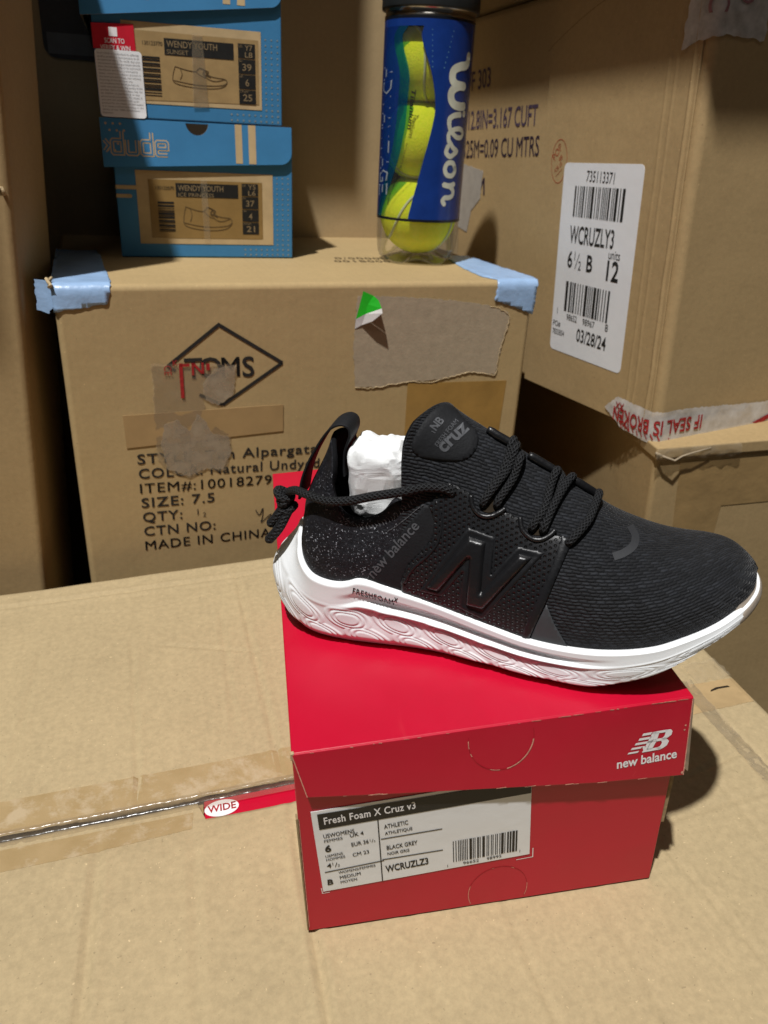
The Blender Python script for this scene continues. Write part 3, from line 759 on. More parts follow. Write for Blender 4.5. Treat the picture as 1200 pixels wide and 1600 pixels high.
def blue_box(label, x0, z0, wd, lid, txt, nums, code, pan, inner):
    """lid = (x0, x1, zl, zr, ztop)"""
    t = thing('shoe_box', label, 'shoe box', BLM @ Matrix.Translation((x0, 0, z0)), 'blue shoe boxes on the diamond logo carton')
    ly0, ly1, zl, zr, zt = lid
    b = MB(); b.box(0, wd, 0, 26, 0, zt - .25); bo = b.build('box_body', M_BLUEBOX, t, False, .10, 2)
    # lid: front panel with a rounded right lower corner, cut-out at the top, raw board edge at the left
    b = MB()
    b.box(ly0, ly1, -.02, 26.4, zt - .12, zt)
    b.box(ly0, ly0 + .16, .1, 26.3, zl + .1, zt - .12, 1); b.box(ly1 - .16, ly1, .1, 26.3, zr + .1, zt - .12)
    b.box(ly0 + .16, ly1 - .16, 26.15, 26.3, zl + .1, zt - .12)
    lo = b.build('lid', [M_BLUEBOX, M_EDGE], t)
    pts = [(ly0, zl), (ly1 - 1.1, zr)] + [(ly1 - 1.1 + 1.1 * sin(a), zr + 1.1 - 1.1 * cos(a)) for a in (pi * k / 16 for k in range(1, 9))] + [(ly1, zt)]
    hc, hr = 7.72, 1.04
    pts += [(hc + hr * cos(a), zt - 1.1 * sin(a)) for a in (pi * k / 18 for k in range(19))] + [(ly0, zt)]
    fl_ = lambda u, v, h=0.0: (u, -.10 - .28 * (zt - v) / 4 - h, v)
    V = []; F = []
    n = len(pts)
    mi = [0, 1]
    V = [fl_(a, c, .07) for a, c in pts] + [fl_(a, c, -.09) for a, c in pts]
    F = [tuple(range(n)), tuple(range(2 * n - 1, n - 1, -1))]
    for i in range(n): F.append((i, (i + 1) % n, n + (i + 1) % n, n + i)); mi.append(1)
    mesh('lid_front', V, F, [M_BLUEBOX, M_EDGE], lo, False, None, mi)
    mesh('thumb_hole', [fl_(hc + (hr + .05) * cos(a), zt - 1.15 * sin(a), -.095) for a in (pi * k / 18 for k in range(19))], [tuple(range(19))], M_DARK, lo)
    I = Ink()
    for k in range(5):
        for j in range(3):
            I.disc(ly0 + .5 + .62 * j + .3 * (k % 2), zt - .45 - .55 * k, .10, 8) if (k in (0, 1) or (k > 2 and j < 3)) else None
    I.build('dot_print', M_TANL, lo, lambda u, v: fl_(u, v, .09))
    for a_, b_ in ((11.2, 11.85), (12.45, 13.15)):
        I = Ink(); I.rect(a_, b_, zr + .02 - .25, zt); I.build('stripe_print', M_TANL, lo, lambda u, v: fl_(u, max(v, zr - .05), .09))
    # outlined lettering
    def logo(wd_):
        I = Ink(); y0 = zt - 2.9; x = ly0 + .9; k = 1.05
        def L(pts): I.line([(x + a * k, y0 + c * k) for a, c in pts], wd_)
        L([(-.62, 1.05), (-.25, .6), (-.62, .15)])
        L([(.85, 1.75), (.85, 0), (.1, 0), (0, .1), (0, .95), (.1, 1.05), (.85, 1.05)]); x += 1.3
        L([(0, 1.1), (0, .1), (.1, 0), (.75, 0), (.85, .1), (.85, 1.1)]); x += 1.3
        L([(.85, 1.75), (.85, 0), (.1, 0), (0, .1), (0, .95), (.1, 1.05), (.85, 1.05)]); x += 1.3
        L([(.9, 0), (.1, 0), (0, .1), (0, .95), (.1, 1.05), (.8, 1.05), (.9, .95), (.9, .5), (0, .5)])
        return I
    logo(.36).build('lettering', M_TANL, lo, lambda u, v: fl_(u, v, .085))
    logo(.15).build('lettering_inner', M_BLUEBOX, lo, lambda u, v: fl_(u, v, .10))
    # kraft panel with the printed size label
    fr = lambda u, v, h=0.0: (u, -h, v)
    px0, px1, pz0, pz1 = pan
    sheet('kraft_panel', [(px0, pz0), (px1, pz0), (px1, pz1), (px0, pz1)], M_TANL, t, fr, .035)
    ix0, ix1, iz0, iz1 = inner
    if ix1 > ix0: sheet('size_label', [(ix0, iz0), (ix1, iz0), (ix1, iz1), (ix0, iz1)], M_TANTAPE, t, fr, .06)
    I = Ink()
    bx0, bx1, bz0, bz1 = nums[0]; nx0, nx1, nz0, nz1 = nums[1]
    I.rect(bx0, bx1, bz0, bz1); st = (nz1 - nz0) / 4
    for k in range(4): I.rect(nx0, nx1, nz0 + st * k + .04, nz0 + st * (k + 1) - .04)
    bc0, bc1, bb0, bb1 = nums[2]
    I.barcode(bc0, bc1, bb0, bb1, code, 44, True)
    I.text(txt[2], bx0 - 1.85, bz1 - .62, .3, bx0 - .15)
    I.build('label_print', M_BLK, t, lambda u, v: fr(u, v, .085))
    I = Ink(); I.text(txt[0], bx0 + .2, bz1 - .66, .48, bx0 + (bx1 - bx0) * .76, bold=.012); I.text(txt[1], bx0 + .2, bz1 - 1.2, .34, bx0 + (bx1 - bx0) * txt[4])
    for k, s_ in enumerate(txt[3]):
        cy = nz1 - st * (k + .5)
        if k == 0: I.text(s_[0], nx0 + .62, cy + .05, .42, nx1 - .25, bold=.01); I.text(s_[1], nx0 + .62, cy - .5, .42, nx1 - .25, bold=.01); I.text('US', nx0 + .08, cy + .28, .2)
        else:
            hw = .42 if len(s_) > 1 else .17
            I.text(s_, (nx0 + nx1) / 2 - hw, cy - .32, .54, (nx0 + nx1) / 2 + hw, bold=.01); I.text(('EU', 'UK', 'CM JAP')[k - 1], nx0 + .08, cy + .36, .17)
    I.build('label_lettering', M_DIM, t, lambda u, v: fr(u, v, .10))
    I = Ink(); shoe_outline(I, bx0 + .6, bx1 - .7, iz0 + .75 if ix1 > ix0 else pz0 + 1.5, bz0 - .75, .06); I.build('shoe_drawing', M_SHOELINE, t, lambda u, v: fr(u, v, .085))
    I = Ink()
    for j in range(3):
        for k in range(int((zl - .2) / .48)): I.disc(px1 + .42 + .55 * j, .3 + .48 * k, .085 + .02 * (k < 3), 7)
    for j in range(6):
        for k in range(2): I.disc(px1 - .1 - .55 * j, .3 + .48 * k, .1, 7)
    I.build('dot_print', plain('faint_dots', (.19, .25, .28), .6, .3), t, lambda u, v: fr(u, v, .02))
    return t, fr

bt, fr1 = blue_box('lower blue shoe box, labelled ICE PRINCESS, standing directly on the carton', 0, 0, 16.7, (-.85, 16.6, 7.95, 8.75, 12.05),
    ('WENDY YOUTH', 'ICE PRINCESS', '130122070', [('Y5', 'L6'), '37', '4', '21'], .6), ((5.45, 11.35, 5.55, 6.78), (11.7, 13.3, 2.2, 6.95), (3.7, 5.2, 2.4, 5.1)), 3, (1.85, 14.75, 1.25, 7.8), (2.95, 13.7, 1.8, 7.05))
I = Ink(); I.rect(-.0, 1.85, 6.1, 6.45); I.rect(0, 1.25, 5.35, 5.68); I.disc(1.25, 5.515, .165, 12)
I.build('stripe_print', M_TANL, bt, lambda u, v: fr1(u, v, .05))
sheet('clear_tape', [(7.9, 1.4), (8.5, 1.4), (8.4, 7.2), (7.8, 7.2)], M_CLEARTAPE, bt, fr1, .13)
bt2, fr2 = blue_box('upper blue shoe box, labelled SUNSET, with red and white stickers on its end', -.72, 12.12, 16.45, (-.85, 16.45, 7.66, 9.5, 12.3),
    ('WENDY YOUTH', 'SUNSET', '130123770', [('Y7', 'L8'), '39', '6', '25'], .34), ((5.95, 12.05, 5.2, 6.5), (12.45, 14.0, 1.65, 6.6), (4.0, 5.5, 1.9, 5.0)), 4, (2.4, 14.55, 1.25, 7.6), (0, 0, 2.2, 0))
sheet('taped_label', [(2.5, 1.5), (14.3, 1.7), (14.3, 6.9), (2.5, 6.95)], plain('taped_kraft_pale', (.36, .245, .11), .35, .45), bt2, fr2, .06)
sheet('clear_tape', [(8.2, 1.1), (9.6, 1.2), (9.3, 7.0), (8.4, 7.0)], M_CLEARTAPE, bt2, fr2, .13)
# stickers: red one above, white text slip below, a little curled
sheet('red_sticker', [(-.03, 5.3), (3.5, 5.3), (3.45, 7.34), (-.05, 7.2)], plain('red_sticker_paper', (.55, .012, .03), .4, .45), bt2, fr2, .12, None, .03)
I = Ink(); I.rect(1.35, 2.05, 6.3, 6.98); I.text('SCAN TO', .95, 5.78, .36, 2.6, 5.8, bold=.01); I.text('VERIFY & WIN', .55, 5.25, .36, 3.05, 5.27, bold=.01)
I.build('sticker_print', M_WPRINT, bt2, lambda u, v: fr2(u, v, .14))
slip = rrect(.02, 3.95, .0, 5.28, .3)
slf = lambda u, v, h=0.0: (u - .02 * (v - 5) * .5 + .0, -h - .05 * max(0, 1.2 - v) ** 2, v)
sheet('white_slip', slip, M_WHITE, bt2, slf, .16, .5, .03)
I = Ink()
for k, (t_, e_) in enumerate([("Sam's Club is committed to offering", 3.7), ('quality products, and process at an', 3.72), ('exceptional value. To verify that you', 3.75), ('this product was not purchased directly', 3.76), ('from the manufacturer or its authorised', 3.75),
        ('distributor and from a third party', 3.5), ('dealer, which is a common practice in', 3.74), ('the retail and warehouse club industry.', 3.76), ('Sourcing of this product was', 3.0), ('accomplished by third parties to', 3.5), ('satisfy the authenticity and quality of the', 3.78),
        ("product. Sam's Club members may not", 3.76), ('be eligible to participate in any', 3.5), ('promotional procedures. To obtain, if', 3.7), ('you are not satisfied with your', 3.4), ('purchase for any reason, we will replace', 3.76), ('it or issue a refund according to the', 3.75), ('terms of our 100% Satisfaction', 3.4), ('Guarantee.', 1.1)]):
    y = 4.92 - .258 * k; I.text(t_, .22, y, .13, e_, y)
I.build('slip_text', plain('small_text_ink', (.20, .20, .21), .7, .2), bt2, lambda u, v: slf(u, v, .185))

# ------------------------------------------------------------------ tennis ball can
CM_ = TTOP @ Matrix.Translation((35.75, 12.75, .05))
can = thing('tennis_ball_can', 'clear tennis ball can with blue printed sleeve and black lid on the carton', 'ball can', CM_)
R_ = 4.25
def lathe(prof, n=72, a0=0.0, a1=2 * pi):
    V = []; F = []; full = abs(a1 - a0 - 2 * pi) < 1e-6; m = n if full else n + 1
    for r_, z in prof:
        for k in range(m): a = a0 + (a1 - a0) * k / n; V.append((r_ * cos(a), r_ * sin(a), z))
    for j in range(len(prof) - 1):
        for k in range(n):
            k2 = (k + 1) % m; F.append((j * m + k, j * m + k2, (j + 1) * m + k2, (j + 1) * m + k))
    return V, F
M_PET = clear('clear_plastic', (.99, .995, .99), .13, .05, .05, (.62, .60, .50))
# body with a five-lobed foot
V = []; F = []; n = 90
prof = [(.4, .55), (2.0, .35), (3.0, .08), (3.6, .0), (3.95, .25), (4.15, .8), (4.22, 1.6), (R_, 2.6), (R_, 10), (R_, 21.2), (R_ - .1, 21.7), (R_ - .1, 22.4)]
for r_, z in prof:
    for k in range(n):
        a = 2 * pi * k / n; lob = .5 + .5 * cos(5 * a); low = 1 - sstep(0, 2.6, z)
        V.append((r_ * (1 - .07 * low * (1 - lob)) * cos(a), r_ * (1 - .07 * low * (1 - lob)) * sin(a), z + .45 * low * (1 - lob) * (r_ > 1)))
for j in range(len(prof) - 1):
    for k in range(n): F.append((j * n + k, j * n + (k + 1) % n, (j + 1) * n + (k + 1) % n, (j + 1) * n + k))
mesh('shell', V, F, M_PET, can, True)
V, F = lathe([(R_ + .06, 21.72), (R_ + .06, 21.9), (R_ - .02, 21.98), (R_ - .02, 22.3), (R_ + .05, 22.4)]); mesh('metal_rim', V, F, plain('rim_metal', (.42, .40, .36), .22, .5, None, .08, 30, 1), can, True)
V, F = lathe([(0, 22.4), (R_ + .34, 22.4), (R_ + .36, 22.55), (R_ + .36, 24.6), (R_ + .2, 24.85), (0, 24.9)]); mesh('lid', V, F, plain('black_lid', (.016, .018, .018), .4, .45), can, True)
M_SLEEVE = plain('blue_sleeve', (.008, .036, .20), .22, .55, None, .12, 60)
def film(name, col, tint, f):
    t = NT(name); t.p(Base_Color=(*col, 1), Roughness=.22)
    tr = t.n('ShaderNodeBsdfTransparent'); tr.inputs[0].default_value = (*tint, 1)
    mx = t.n('ShaderNodeMixShader'); mx.inputs[0].default_value = f; t.set(mx.inputs[1], t.b); t.set(mx.inputs[2], tr); t.set(t.out.inputs[0], mx)
    return t.m
M_GREENB = film('teal_glow_film', (.006, .06, .14), (.16, .75, .70), .5)  # glow of the balls beside the window, put into the film colour
M_FILM = film('blue_film', (.008, .036, .20), (.10, .34, .80), .34)
# sleeve: a grid round the can with a curved window left open
def win(z):
    """left and right edge angles of the window (degrees, 0 = facing the camera, minus = left)"""
    t = (z - 4.3) / 17.1
    l = sinterp(t, [0, .05, .3, .5, .6, .75, .92, .97], [-85, -80, -54, -45, -44, -42, -54, -45])
    r = sinterp(t, [0, .05, .3, .5, .6, .75, .92, .97], [-29, -27, -14, -4, -2, -9, -24, -22])
    return r - (r - l) * .86, r
FACE = radians(-97)                                # direction of the camera round the can
def cyl(adeg, z, h=0.0):
    a = FACE + radians(adeg); return ((R_ + h) * cos(a), (R_ + h) * sin(a), z)
V = []; F = []; mi = []
def strip(a_of, z0, z1, nz, na, mat, h=.05):
    n0 = len(V)
    for j in range(nz + 1):
        z = z0 + (z1 - z0) * j / nz; a0, a1 = a_of(z)
        for i in range(na + 1): V.append(cyl(a0 + (a1 - a0) * i / na, z, h))
    for j in range(nz):
        for i in range(na): a = n0 + j * (na + 1) + i; F.append((a, a + 1, a + na + 2, a + na + 1)); mi.append(mat)
Z0, Z1, ZW = 4.45, 21.5, 20.9
strip(lambda z: (win(z)[1], 263), Z0, ZW, 70, 76, 0)
strip(lambda z: (win(z)[0] - 14, win(z)[0]), Z0, ZW, 70, 10, 1)
strip(lambda z: (-97, win(z)[0] - 14), Z0, ZW, 70, 14, 3)
strip(lambda z: (-97, 263), ZW, Z1, 3, 110, 0)
strip(lambda z: (-97, 263), Z0 - .25, Z0, 2, 110, 2, .055)
strip(lambda z: (-97, 263), Z1, Z1 + .22, 2, 110, 2, .055)
mesh('sleeve', V, F, [M_SLEEVE, M_GREENB, plain('sleeve_border', (.006, .008, .014), .3, .5), M_FILM], can, True, None, mi)
I = Ink()
for k in range(8): I.rect(-14 + .4 * k, 14 - k * 1.3, 20.6 - .42 * k, 20.6 - .42 * k + .09)
I.build('line_print', plain('pale_line_print', (.10, .26, .32), .3, .5), can, lambda u, v: cyl(u + 2, v, .06))
# script lettering running down the can (u down, v across, letter tops to the right)
I = Ink(); T = .74
def st(pts, w_=T, n=36):
    I.line(pts, w_, n=n); I.disc(pts[0][0], pts[0][1], w_ / 2, 14); I.disc(pts[-1][0], pts[-1][1], w_ / 2, 14)
st([(-.25, 2.05), (.25, 2.0), (.55, 1.6), (.7, .8), (1.05, .1), (1.75, .0), (2.2, .45), (2.3, 1.5)])
st([(2.3, 1.6), (2.35, .8), (2.75, .08), (3.4, .0), (3.9, .4), (4.05, 1.2), (4.0, 1.85)])
st([(4.75, 1.35), (4.85, .6), (5.15, .05), (5.6, .0)], .5); I.disc(4.65, 2.05, .3, 14)
st([(5.6, .0), (6.2, .25), (6.75, 1.1), (6.7, 1.9), (6.3, 2.1), (6.0, 1.5), (6.1, .6), (6.5, .05), (7.1, .1)], .44)
st([(7.1, .1), (7.7, .7), (8.0, 1.25), (8.25, .9), (8.5, .4), (8.15, -.1), (7.6, .05)], .46)
st([(9.55, 1.2), (9.1, .85), (9.1, .2), (9.6, -.1), (10.15, .15), (10.25, .8), (9.9, 1.2), (9.55, 1.2)], .46)
st([(11.05, 1.2), (11.2, .6), (11.1, -.05)], .5); st([(11.15, .5), (11.6, 1.15), (12.1, 1.1), (12.3, .6), (12.3, .15), (12.6, -.1), (12.9, .1)], .46)
I.build('lettering', plain('cream_print', (.62, .64, .52), .35, .5), can, lambda u, v: cyl(19 + v * 13.5, 18.6 - u * .98, .07))
I = Ink()
def outline_text(txt, u0, u1):
    n_ = len(txt); stp = (u1 - u0) / n_
    G = {'A': [[(0, 0), (.45, 1), (.8, 0)], [(.15, .35), (.65, .35)]], 'D': [[(0, 0), (0, 1), (.5, .95), (.75, .5), (.5, .05), (0, 0)]], 'V': [[(0, 1), (.4, 0), (.8, 1)]],
         'N': [[(0, 0), (0, 1), (.7, 0), (.7, 1)]], 'T': [[(0, 1), (.8, 1)], [(.4, 1), (.4, 0)]], 'G': [[(.75, .9), (.2, 1), (0, .5), (.2, 0), (.75, .1), (.75, .45), (.45, .45)]], 'E': [[(.75, 1), (0, 1), (0, 0), (.75, 0)], [(0, .5), (.55, .5)]]}
    for k, ch in enumerate(txt):
        for pl_ in G[ch]: I.line([(u0 + stp * (k + a + .15 * (1 - b_)), b_) for a, b_ in pl_], .11)
outline_text('ADVANTAGE', 0, 11.6)
I.build('side_lettering', plain('silver_print', (.30, .34, .36), .3, .5), can, lambda u, v: cyl(-86 + v * 21, 17.8 - u, .07))
I = Ink(); I.text('Titanium', 0, 0, .62, 3.4, 0, bold=.03, shear=.2); I.text('EXTRA DUTY FELT LONG LASTING PLAY', 4.6, .2, .26, 10.2, .2)
I.build('window_lettering', M_BLK, can, lambda u, v: cyl(win(15.8 - u)[0] + 4 + v * 9, 15.8 - u, .05))
M_BALL = NT('tennis_felt')
v_ = M_BALL.obj()
M_BALL.p(Base_Color=M_BALL.ramp(M_BALL.noise(v_, 300, 4, .7), [(.3, (.80, .95, .008)), (.7, (.97, 1.0, .03))]), Roughness=.95, Normal=M_BALL.bump(M_BALL.noise(v_, 700, 3, .7), .6, .0015))
M_BALL = M_BALL.m
for k, (zz, lb) in enumerate([(4.7, 'yellow tennis ball at the bottom of the clear can'), (11.5, 'yellow tennis ball in the middle of the clear can'), (18.3, 'yellow tennis ball nearest the black lid of the can')]):
    bt_ = thing('tennis_ball', lb, 'tennis ball', CM_ @ Matrix.Translation((0, 0, zz)) @ Matrix.Rotation(.7 + k, 4, 'Z') @ Matrix.Rotation(.5 - .4 * k, 4, 'X'), 'tennis balls in the can')
    r = 3.95; V = []; F = []; nl = 40
    for j in range(nl + 1):
        for i in range(64):
            a = 2 * pi * i / 64; e = pi * j / nl; V.append((r * sin(e) * cos(a), r * sin(e) * sin(a), r * cos(e)))
    for j in range(nl):
        for i in range(64): F.append((j * 64 + i, j * 64 + (i + 1) % 64, (j + 1) * 64 + (i + 1) % 64, (j + 1) * 64 + i))
    mesh('felt', V, F, M_BALL, bt_, True)
    sp = []
    A_, B_ = .75, .25
    for i in range(120):
        t = 2 * pi * i / 120
        p = Vector((A_ * cos(t) + B_ * cos(3 * t), A_ * sin(t) - B_ * sin(3 * t), 2 * math.sqrt(A_ * B_) * sin(2 * t))).normalized() * (r + .01); sp.append(p)
    sp.append(sp[0]); tv, tfc, tu = tube(sp, .13, 6, 1, False)
    mesh('seam', tv, tfc, plain('ball_seam', (.62, .68, .45), .8, .2), bt_, True)

# ------------------------------------------------------------------ red shoe box
RBM = frame((0, 0, .03), yaw=.144786)
rb = thing('shoe_box', 'red shoe box with white size label, under the black sneaker', 'shoe box', RBM)
BW, BD, BHH = 18.15, 28.8, 11.75
b = MB()
b.box(0, BW, 0, .16, 0, BHH); b.box(0, BW, BD - .16, BD, 0, BHH); b.box(0, .16, .16, BD - .16, 0, BHH); b.box(BW - .16, BW, .16, BD - .16, 0, BHH); b.box(.16, BW - .16, .16, BD - .16, 0, .16)
b.build('box_body', M_RED, rb, True, .07, 2)
# raw board showing at the right hand front edge, above the notch
b = MB(); b.hexa([(BW + .005, .12, 4.1), (BW + .16, .02, 4.2), (BW + .16, .5, 4.2), (BW + .005, .6, 4.1), (BW + .005, .1, 8), (BW + .2, 0, 8), (BW + .2, .5, 8), (BW + .005, .6, 8)])
b.build('board_edge', M_EDGE, rb, False, .03)
b = MB(); b.hexa([(-.06, -.02, 0.1), (.0, -.02, 0.1), (.0, .3, 0.1), (-.06, .3, .1), (-.1, -.02, 8), (0, -.02, 8), (0, .3, 8), (-.1, .3, 8)]); b.build('board_edge', M_EDGE, rb)
rf_ = lambda u, v, h=0.0: (u, -h, v)
# size label
sheet('size_label', [(.88, 2.84), (11.26, 3.36), (11.0, 8.75), (.6, 8.35)], M_WHITE, rb, rf_, .035, None, .02)
I = Ink(); I.poly([(.93, 7.16), (11.03, 7.66), (10.98, 8.55), (.88, 8.17)])
I.line([(3.66, 7.3), (3.80, 3.0)], .055); I.line([(3.78, 5.96), (6.74, 6.08)], .055); I.line([(3.82, 4.53), (6.8, 4.6)], .055); I.line([(1.03, 4.22), (3.9, 4.46)], .055)
T = I.text
T('USWOMENS', 1.1, 6.55, .26, 2.55, 6.66, bold=.012); T('FEMMES', 1.12, 6.25, .18, 1.98, 6.32, bold=.01); T('6', 1.12, 5.62, .42, bold=.03); T('USMENS', 1.12, 5.22, .17, 1.95, 5.3, bold=.01); T('HOMMES', 1.15, 4.97, .17, 2.05, 5.06, bold=.01)
T('4', 1.15, 4.5, .3, bold=.012); T('1', 1.42, 4.64, .2); T('/', 1.53, 4.5, .3); T('2', 1.66, 4.5, .17)
T('UK 4', 2.33, 6.38, .24, 2.98, 6.44, bold=.012); T('EUR 36', 2.38, 5.74, .25, 3.2, 5.82, bold=.01); T('1', 3.25, 5.92, .16); T('/', 3.33, 5.84, .22); T('2', 3.43, 5.84, .13); T('CM 23', 2.42, 5.03, .24, 3.2, 5.12, bold=.01)
T('ATHLETIC', 3.95, 6.62, .27, 5.1, 6.72, bold=.012); T('ATHLÉTIQUE', 3.98, 6.2, .2, 5.3, 6.3, bold=.012)
T('BLACK GREY', 4.05, 5.17, .27, 5.55, 5.26, bold=.012); T('NOIR GRIS', 4.08, 4.78, .2, 5.15, 4.84, bold=.01); T('WCRUZLZ3', 3.98, 3.6, .44, 6.1, 3.76, bold=.025)
T('B', 1.12, 3.3, .36, bold=.03); T('WOMENS/FEMMES', 1.68, 3.97, .17, 3.48, 4.12, bold=.01); T('MEDIUM', 1.74, 3.58, .22, 2.75, 3.68, bold=.012); T('MOYEN', 1.76, 3.26, .18, 2.56, 3.34, bold=.01)
n0 = len(I.v); I.barcode(7.28, 10.52, 3.62, 5.1, 31, 76)
for k in range(n0, len(I.v)): a, c = I.v[k]; I.v[k] = (a + (.06 if c < 4 else 0), c + (a - 7.28) * .04)
T('96652', 7.85, 3.33, .2, 8.65, 3.38); T('98995', 9.05, 3.4, .2, 9.8, 3.45); T('1', 7.05, 3.3, .18); T('1', 10.72, 3.62, .18)
I.build('label_print', M_BLK, rb, lambda u, v: rf_(u, v, .055))
I = Ink(); I.text('Fresh Foam X Cruz v3', 1.18, 7.48, .44, 5.45, 7.72, bold=.018, space=1.08); I.build('title_print', M_WPRINT, rb, lambda u, v: rf_(u, v, .075))
I = Ink(); I.line([(10.6, 3.05), (11.45, 3.1), (11.42, 3.75)], .045); I.build('corner_mark', M_WPRINT, rb, lambda u, v: rf_(u, v, .02)); I = Ink(); I.line([(.8, 3.1), (.84, 2.7), (1.2, 2.72)], .035); I.build('corner_mark', M_WPRINT, rb, lambda u, v: rf_(u, v, .02))
def arc(cx, cy, rx, ry, a0, a1, n=40): return [(cx + rx * cos(radians(a0 + (a1 - a0) * k / n)), cy + ry * sin(radians(a0 + (a1 - a0) * k / n))) for k in range(n + 1)]
I = Ink(); I.line(arc(9.75, .95, 1.55, 1.75, -25, 205), .03); I.build('thumb_cut', M_REDS, rb, lambda u, v: rf_(u, v, .012))
I = Ink()
for a0, a1 in ((160, 205), (-22, 8), (60, 66), (100, 104)): I.line(arc(9.75, .95, 1.55, 1.75, a0, a1, 16), .032)
I.build('scored_arc', M_REDD, rb, lambda u, v: rf_(u, v, .016))
I = Ink(); I.line([(.05, .3), (.04, 8)], .03)
I.build('worn_edge', M_REDD, rb, lambda u, v: rf_(u, v, .016))

# lid, resting a little higher on its right
LDM = RBM @ Matrix.Translation((-.02, 0, 11.98)) @ Matrix.Rotation(-radians(1.31), 4, 'Y')
lm = RBM.inverted() @ LDM; lm.translation = lm.translation * S
LW, LD = 18.5, 29.5
b = MB()
b.box(0, LW, 0, LD, -.14, 0); b.box(0, .14, .1, LD, -4.3, -.14); b.box(.14, LW - .14, LD - .14, LD, -4.3, -.14)
li = b.build('lid', M_RED, rb, True, .09, 3); li.matrix_local = lm
# front panel: slanted left end, hanging slightly clear of the body
lf_ = lambda u, d, h=0.0: (u, -h - .02 - .098 * d, -d)
out = [(.02, .03), (LW - .02, .03), (LW - .05, 2.2), (LW - .1, 4.46), (14, 4.12), (9.2, 3.55), (4.5, 2.98), (.5, 2.45)]
V = [lf_(u, d, .03) for u, d in out] + [lf_(u, d, -.11) for u, d in out]; n = len(out)
F = [tuple(range(n - 1, -1, -1)), tuple(range(n, 2 * n))] + [(i, (i + 1) % n, n + (i + 1) % n, n + i) for i in range(n)]
fp = mesh('front_panel', V, F, M_RED, li)
bv = fp.modifiers.new('bevel', 'BEVEL'); bv.width = .04 * S; bv.segments = 2
b = MB(); b.hexa([(LW - .02, .02, -4.3), (LW + .15, -.38, -4.36), (LW + .15, LD, -4.3), (LW - .02, LD, -4.3), (LW - .02, .02, -.16), (LW + .05, .02, -.16), (LW + .05, LD, -.16), (LW - .02, LD, -.16)])
b.build('side_panel', [plain('raw_board', (.34, .27, .18), .8, .2, None, .2, 200)], li)
# emblem and name
def up_uv(u, v): return lf_(u, -v, .055)
I = Ink(); ex, ey, ew, eh = 15.42, -2.72, 2.15, 1.12
def E(a, c): return (ex + ew * a, ey + eh * c + (a * .06))
sl = .22
for k, (a0, a1, c0, c1) in enumerate([(0, .235, .03, .115), (.07, .30, .225, .325), (.15, .55, .43, .54), (.225, .50, .635, .75), (.30, .50, .85, .97)]):
    I.poly([E(a0, c0), E(a1, c0), E(a1 + .035, c1), E(a0 + .03, c1)])
# the N's right hand side and the B
I.poly([E(.335, 0), E(.43, 0), E(.64, .97), E(.55, .97)])
I.poly([E(.36, .115), E(.42, .3), E(.33, .33)])
Bo = [(.43, 0), (.74, 0), (.86, .07), (.93, .22), (.93, .38), (.86, .49), (.95, .56), (1.0, .7), (1.0, .85), (.95, .95), (.88, .97), (.62, .97), (.60, .87)]
Bm = [(.60, .87), (.73, .87), (.76, .80), (.74, .66), (.66, .6), (.55, .6)]
def quad(p): I.poly([E(a, c) for a, c in p])
quad([(.55, .97), (.88, .97), (.86, .85), (.53, .85)]); quad([(.86, .97), (.96, .95), (1.0, .84), (.98, .66), (.86, .5), (.74, .52), (.82, .66), (.84, .8), (.84, .9)])
quad([(.5, .45), (.86, .45), (.9, .58), (.52, .58)]); quad([(.80, .5), (.9, .47), (.94, .36), (.9, .16), (.82, .05), (.72, .0), (.66, .12), (.74, .18), (.78, .32), (.76, .45)])
quad([(.43, 0), (.76, 0), (.76, .135), (.45, .135)]); quad([(.43, .1), (.56, .1), (.66, .5), (.52, .5)]); quad([(.56, .55), (.66, .55), (.70, .9), (.60, .9)])
I.build('emblem', M_WPRINT, li, up_uv)
I = Ink(); I.text('new balance', 14.95, -3.42, .50, 17.92, -3.30, bold=.022); I.build('lettering', M_WPRINT, li, up_uv)
I = Ink(); I.line(arc(9.35, -.75, 1.52, 1.72, 170, 372), .03); I.build('thumb_cut', M_REDS, li, lambda u, v: lf_(u, -v, .045))
I = Ink()
for a0, a1 in ((250, 268), (280, 352), (176, 190), (200, 206)): I.line(arc(9.35, -.75, 1.52, 1.72, a0, a1, 24), .035 if a0 != 280 else .06)
for k in range(26):
    u = random.uniform(.3, 18.2); I.line([(u, -.03 - .0), (u + random.uniform(.05, .5), -.05)], random.uniform(.015, .05))
for k in range(16):
    u = random.uniform(.8, 18.2); d = interp(u, [.5, 4.5, 9.2, 14, 18.4], [2.45, 2.98, 3.55, 4.12, 4.46]); I.line([(u, -d + .03), (u + random.uniform(.05, .5), -d + .02)], random.uniform(.02, .05))
I.line([(.03, -.05), (.48, -2.4)], .04); I.line([(18.42, -.05), (18.36, -4.4)], .05); I.disc(18.2, -1.5, .05); I.disc(18.17, -1.75, .05); I.disc(18.3, -4.25, .09)
I.build('worn_edge', M_REDD, li, lambda u, v: lf_(u, -v, .05))
b = MB(); b.hexa([(-.06, -.06, -.35), (.1, -.06, -.35), (.1, .1, -.35), (-.06, .1, -.35), (-.03, -.05, .03), (.13, -.05, .03), (.13, .13, .03), (-.03, .13, .03)]); b.build('worn_corner', M_TORNL, li, False, .03)

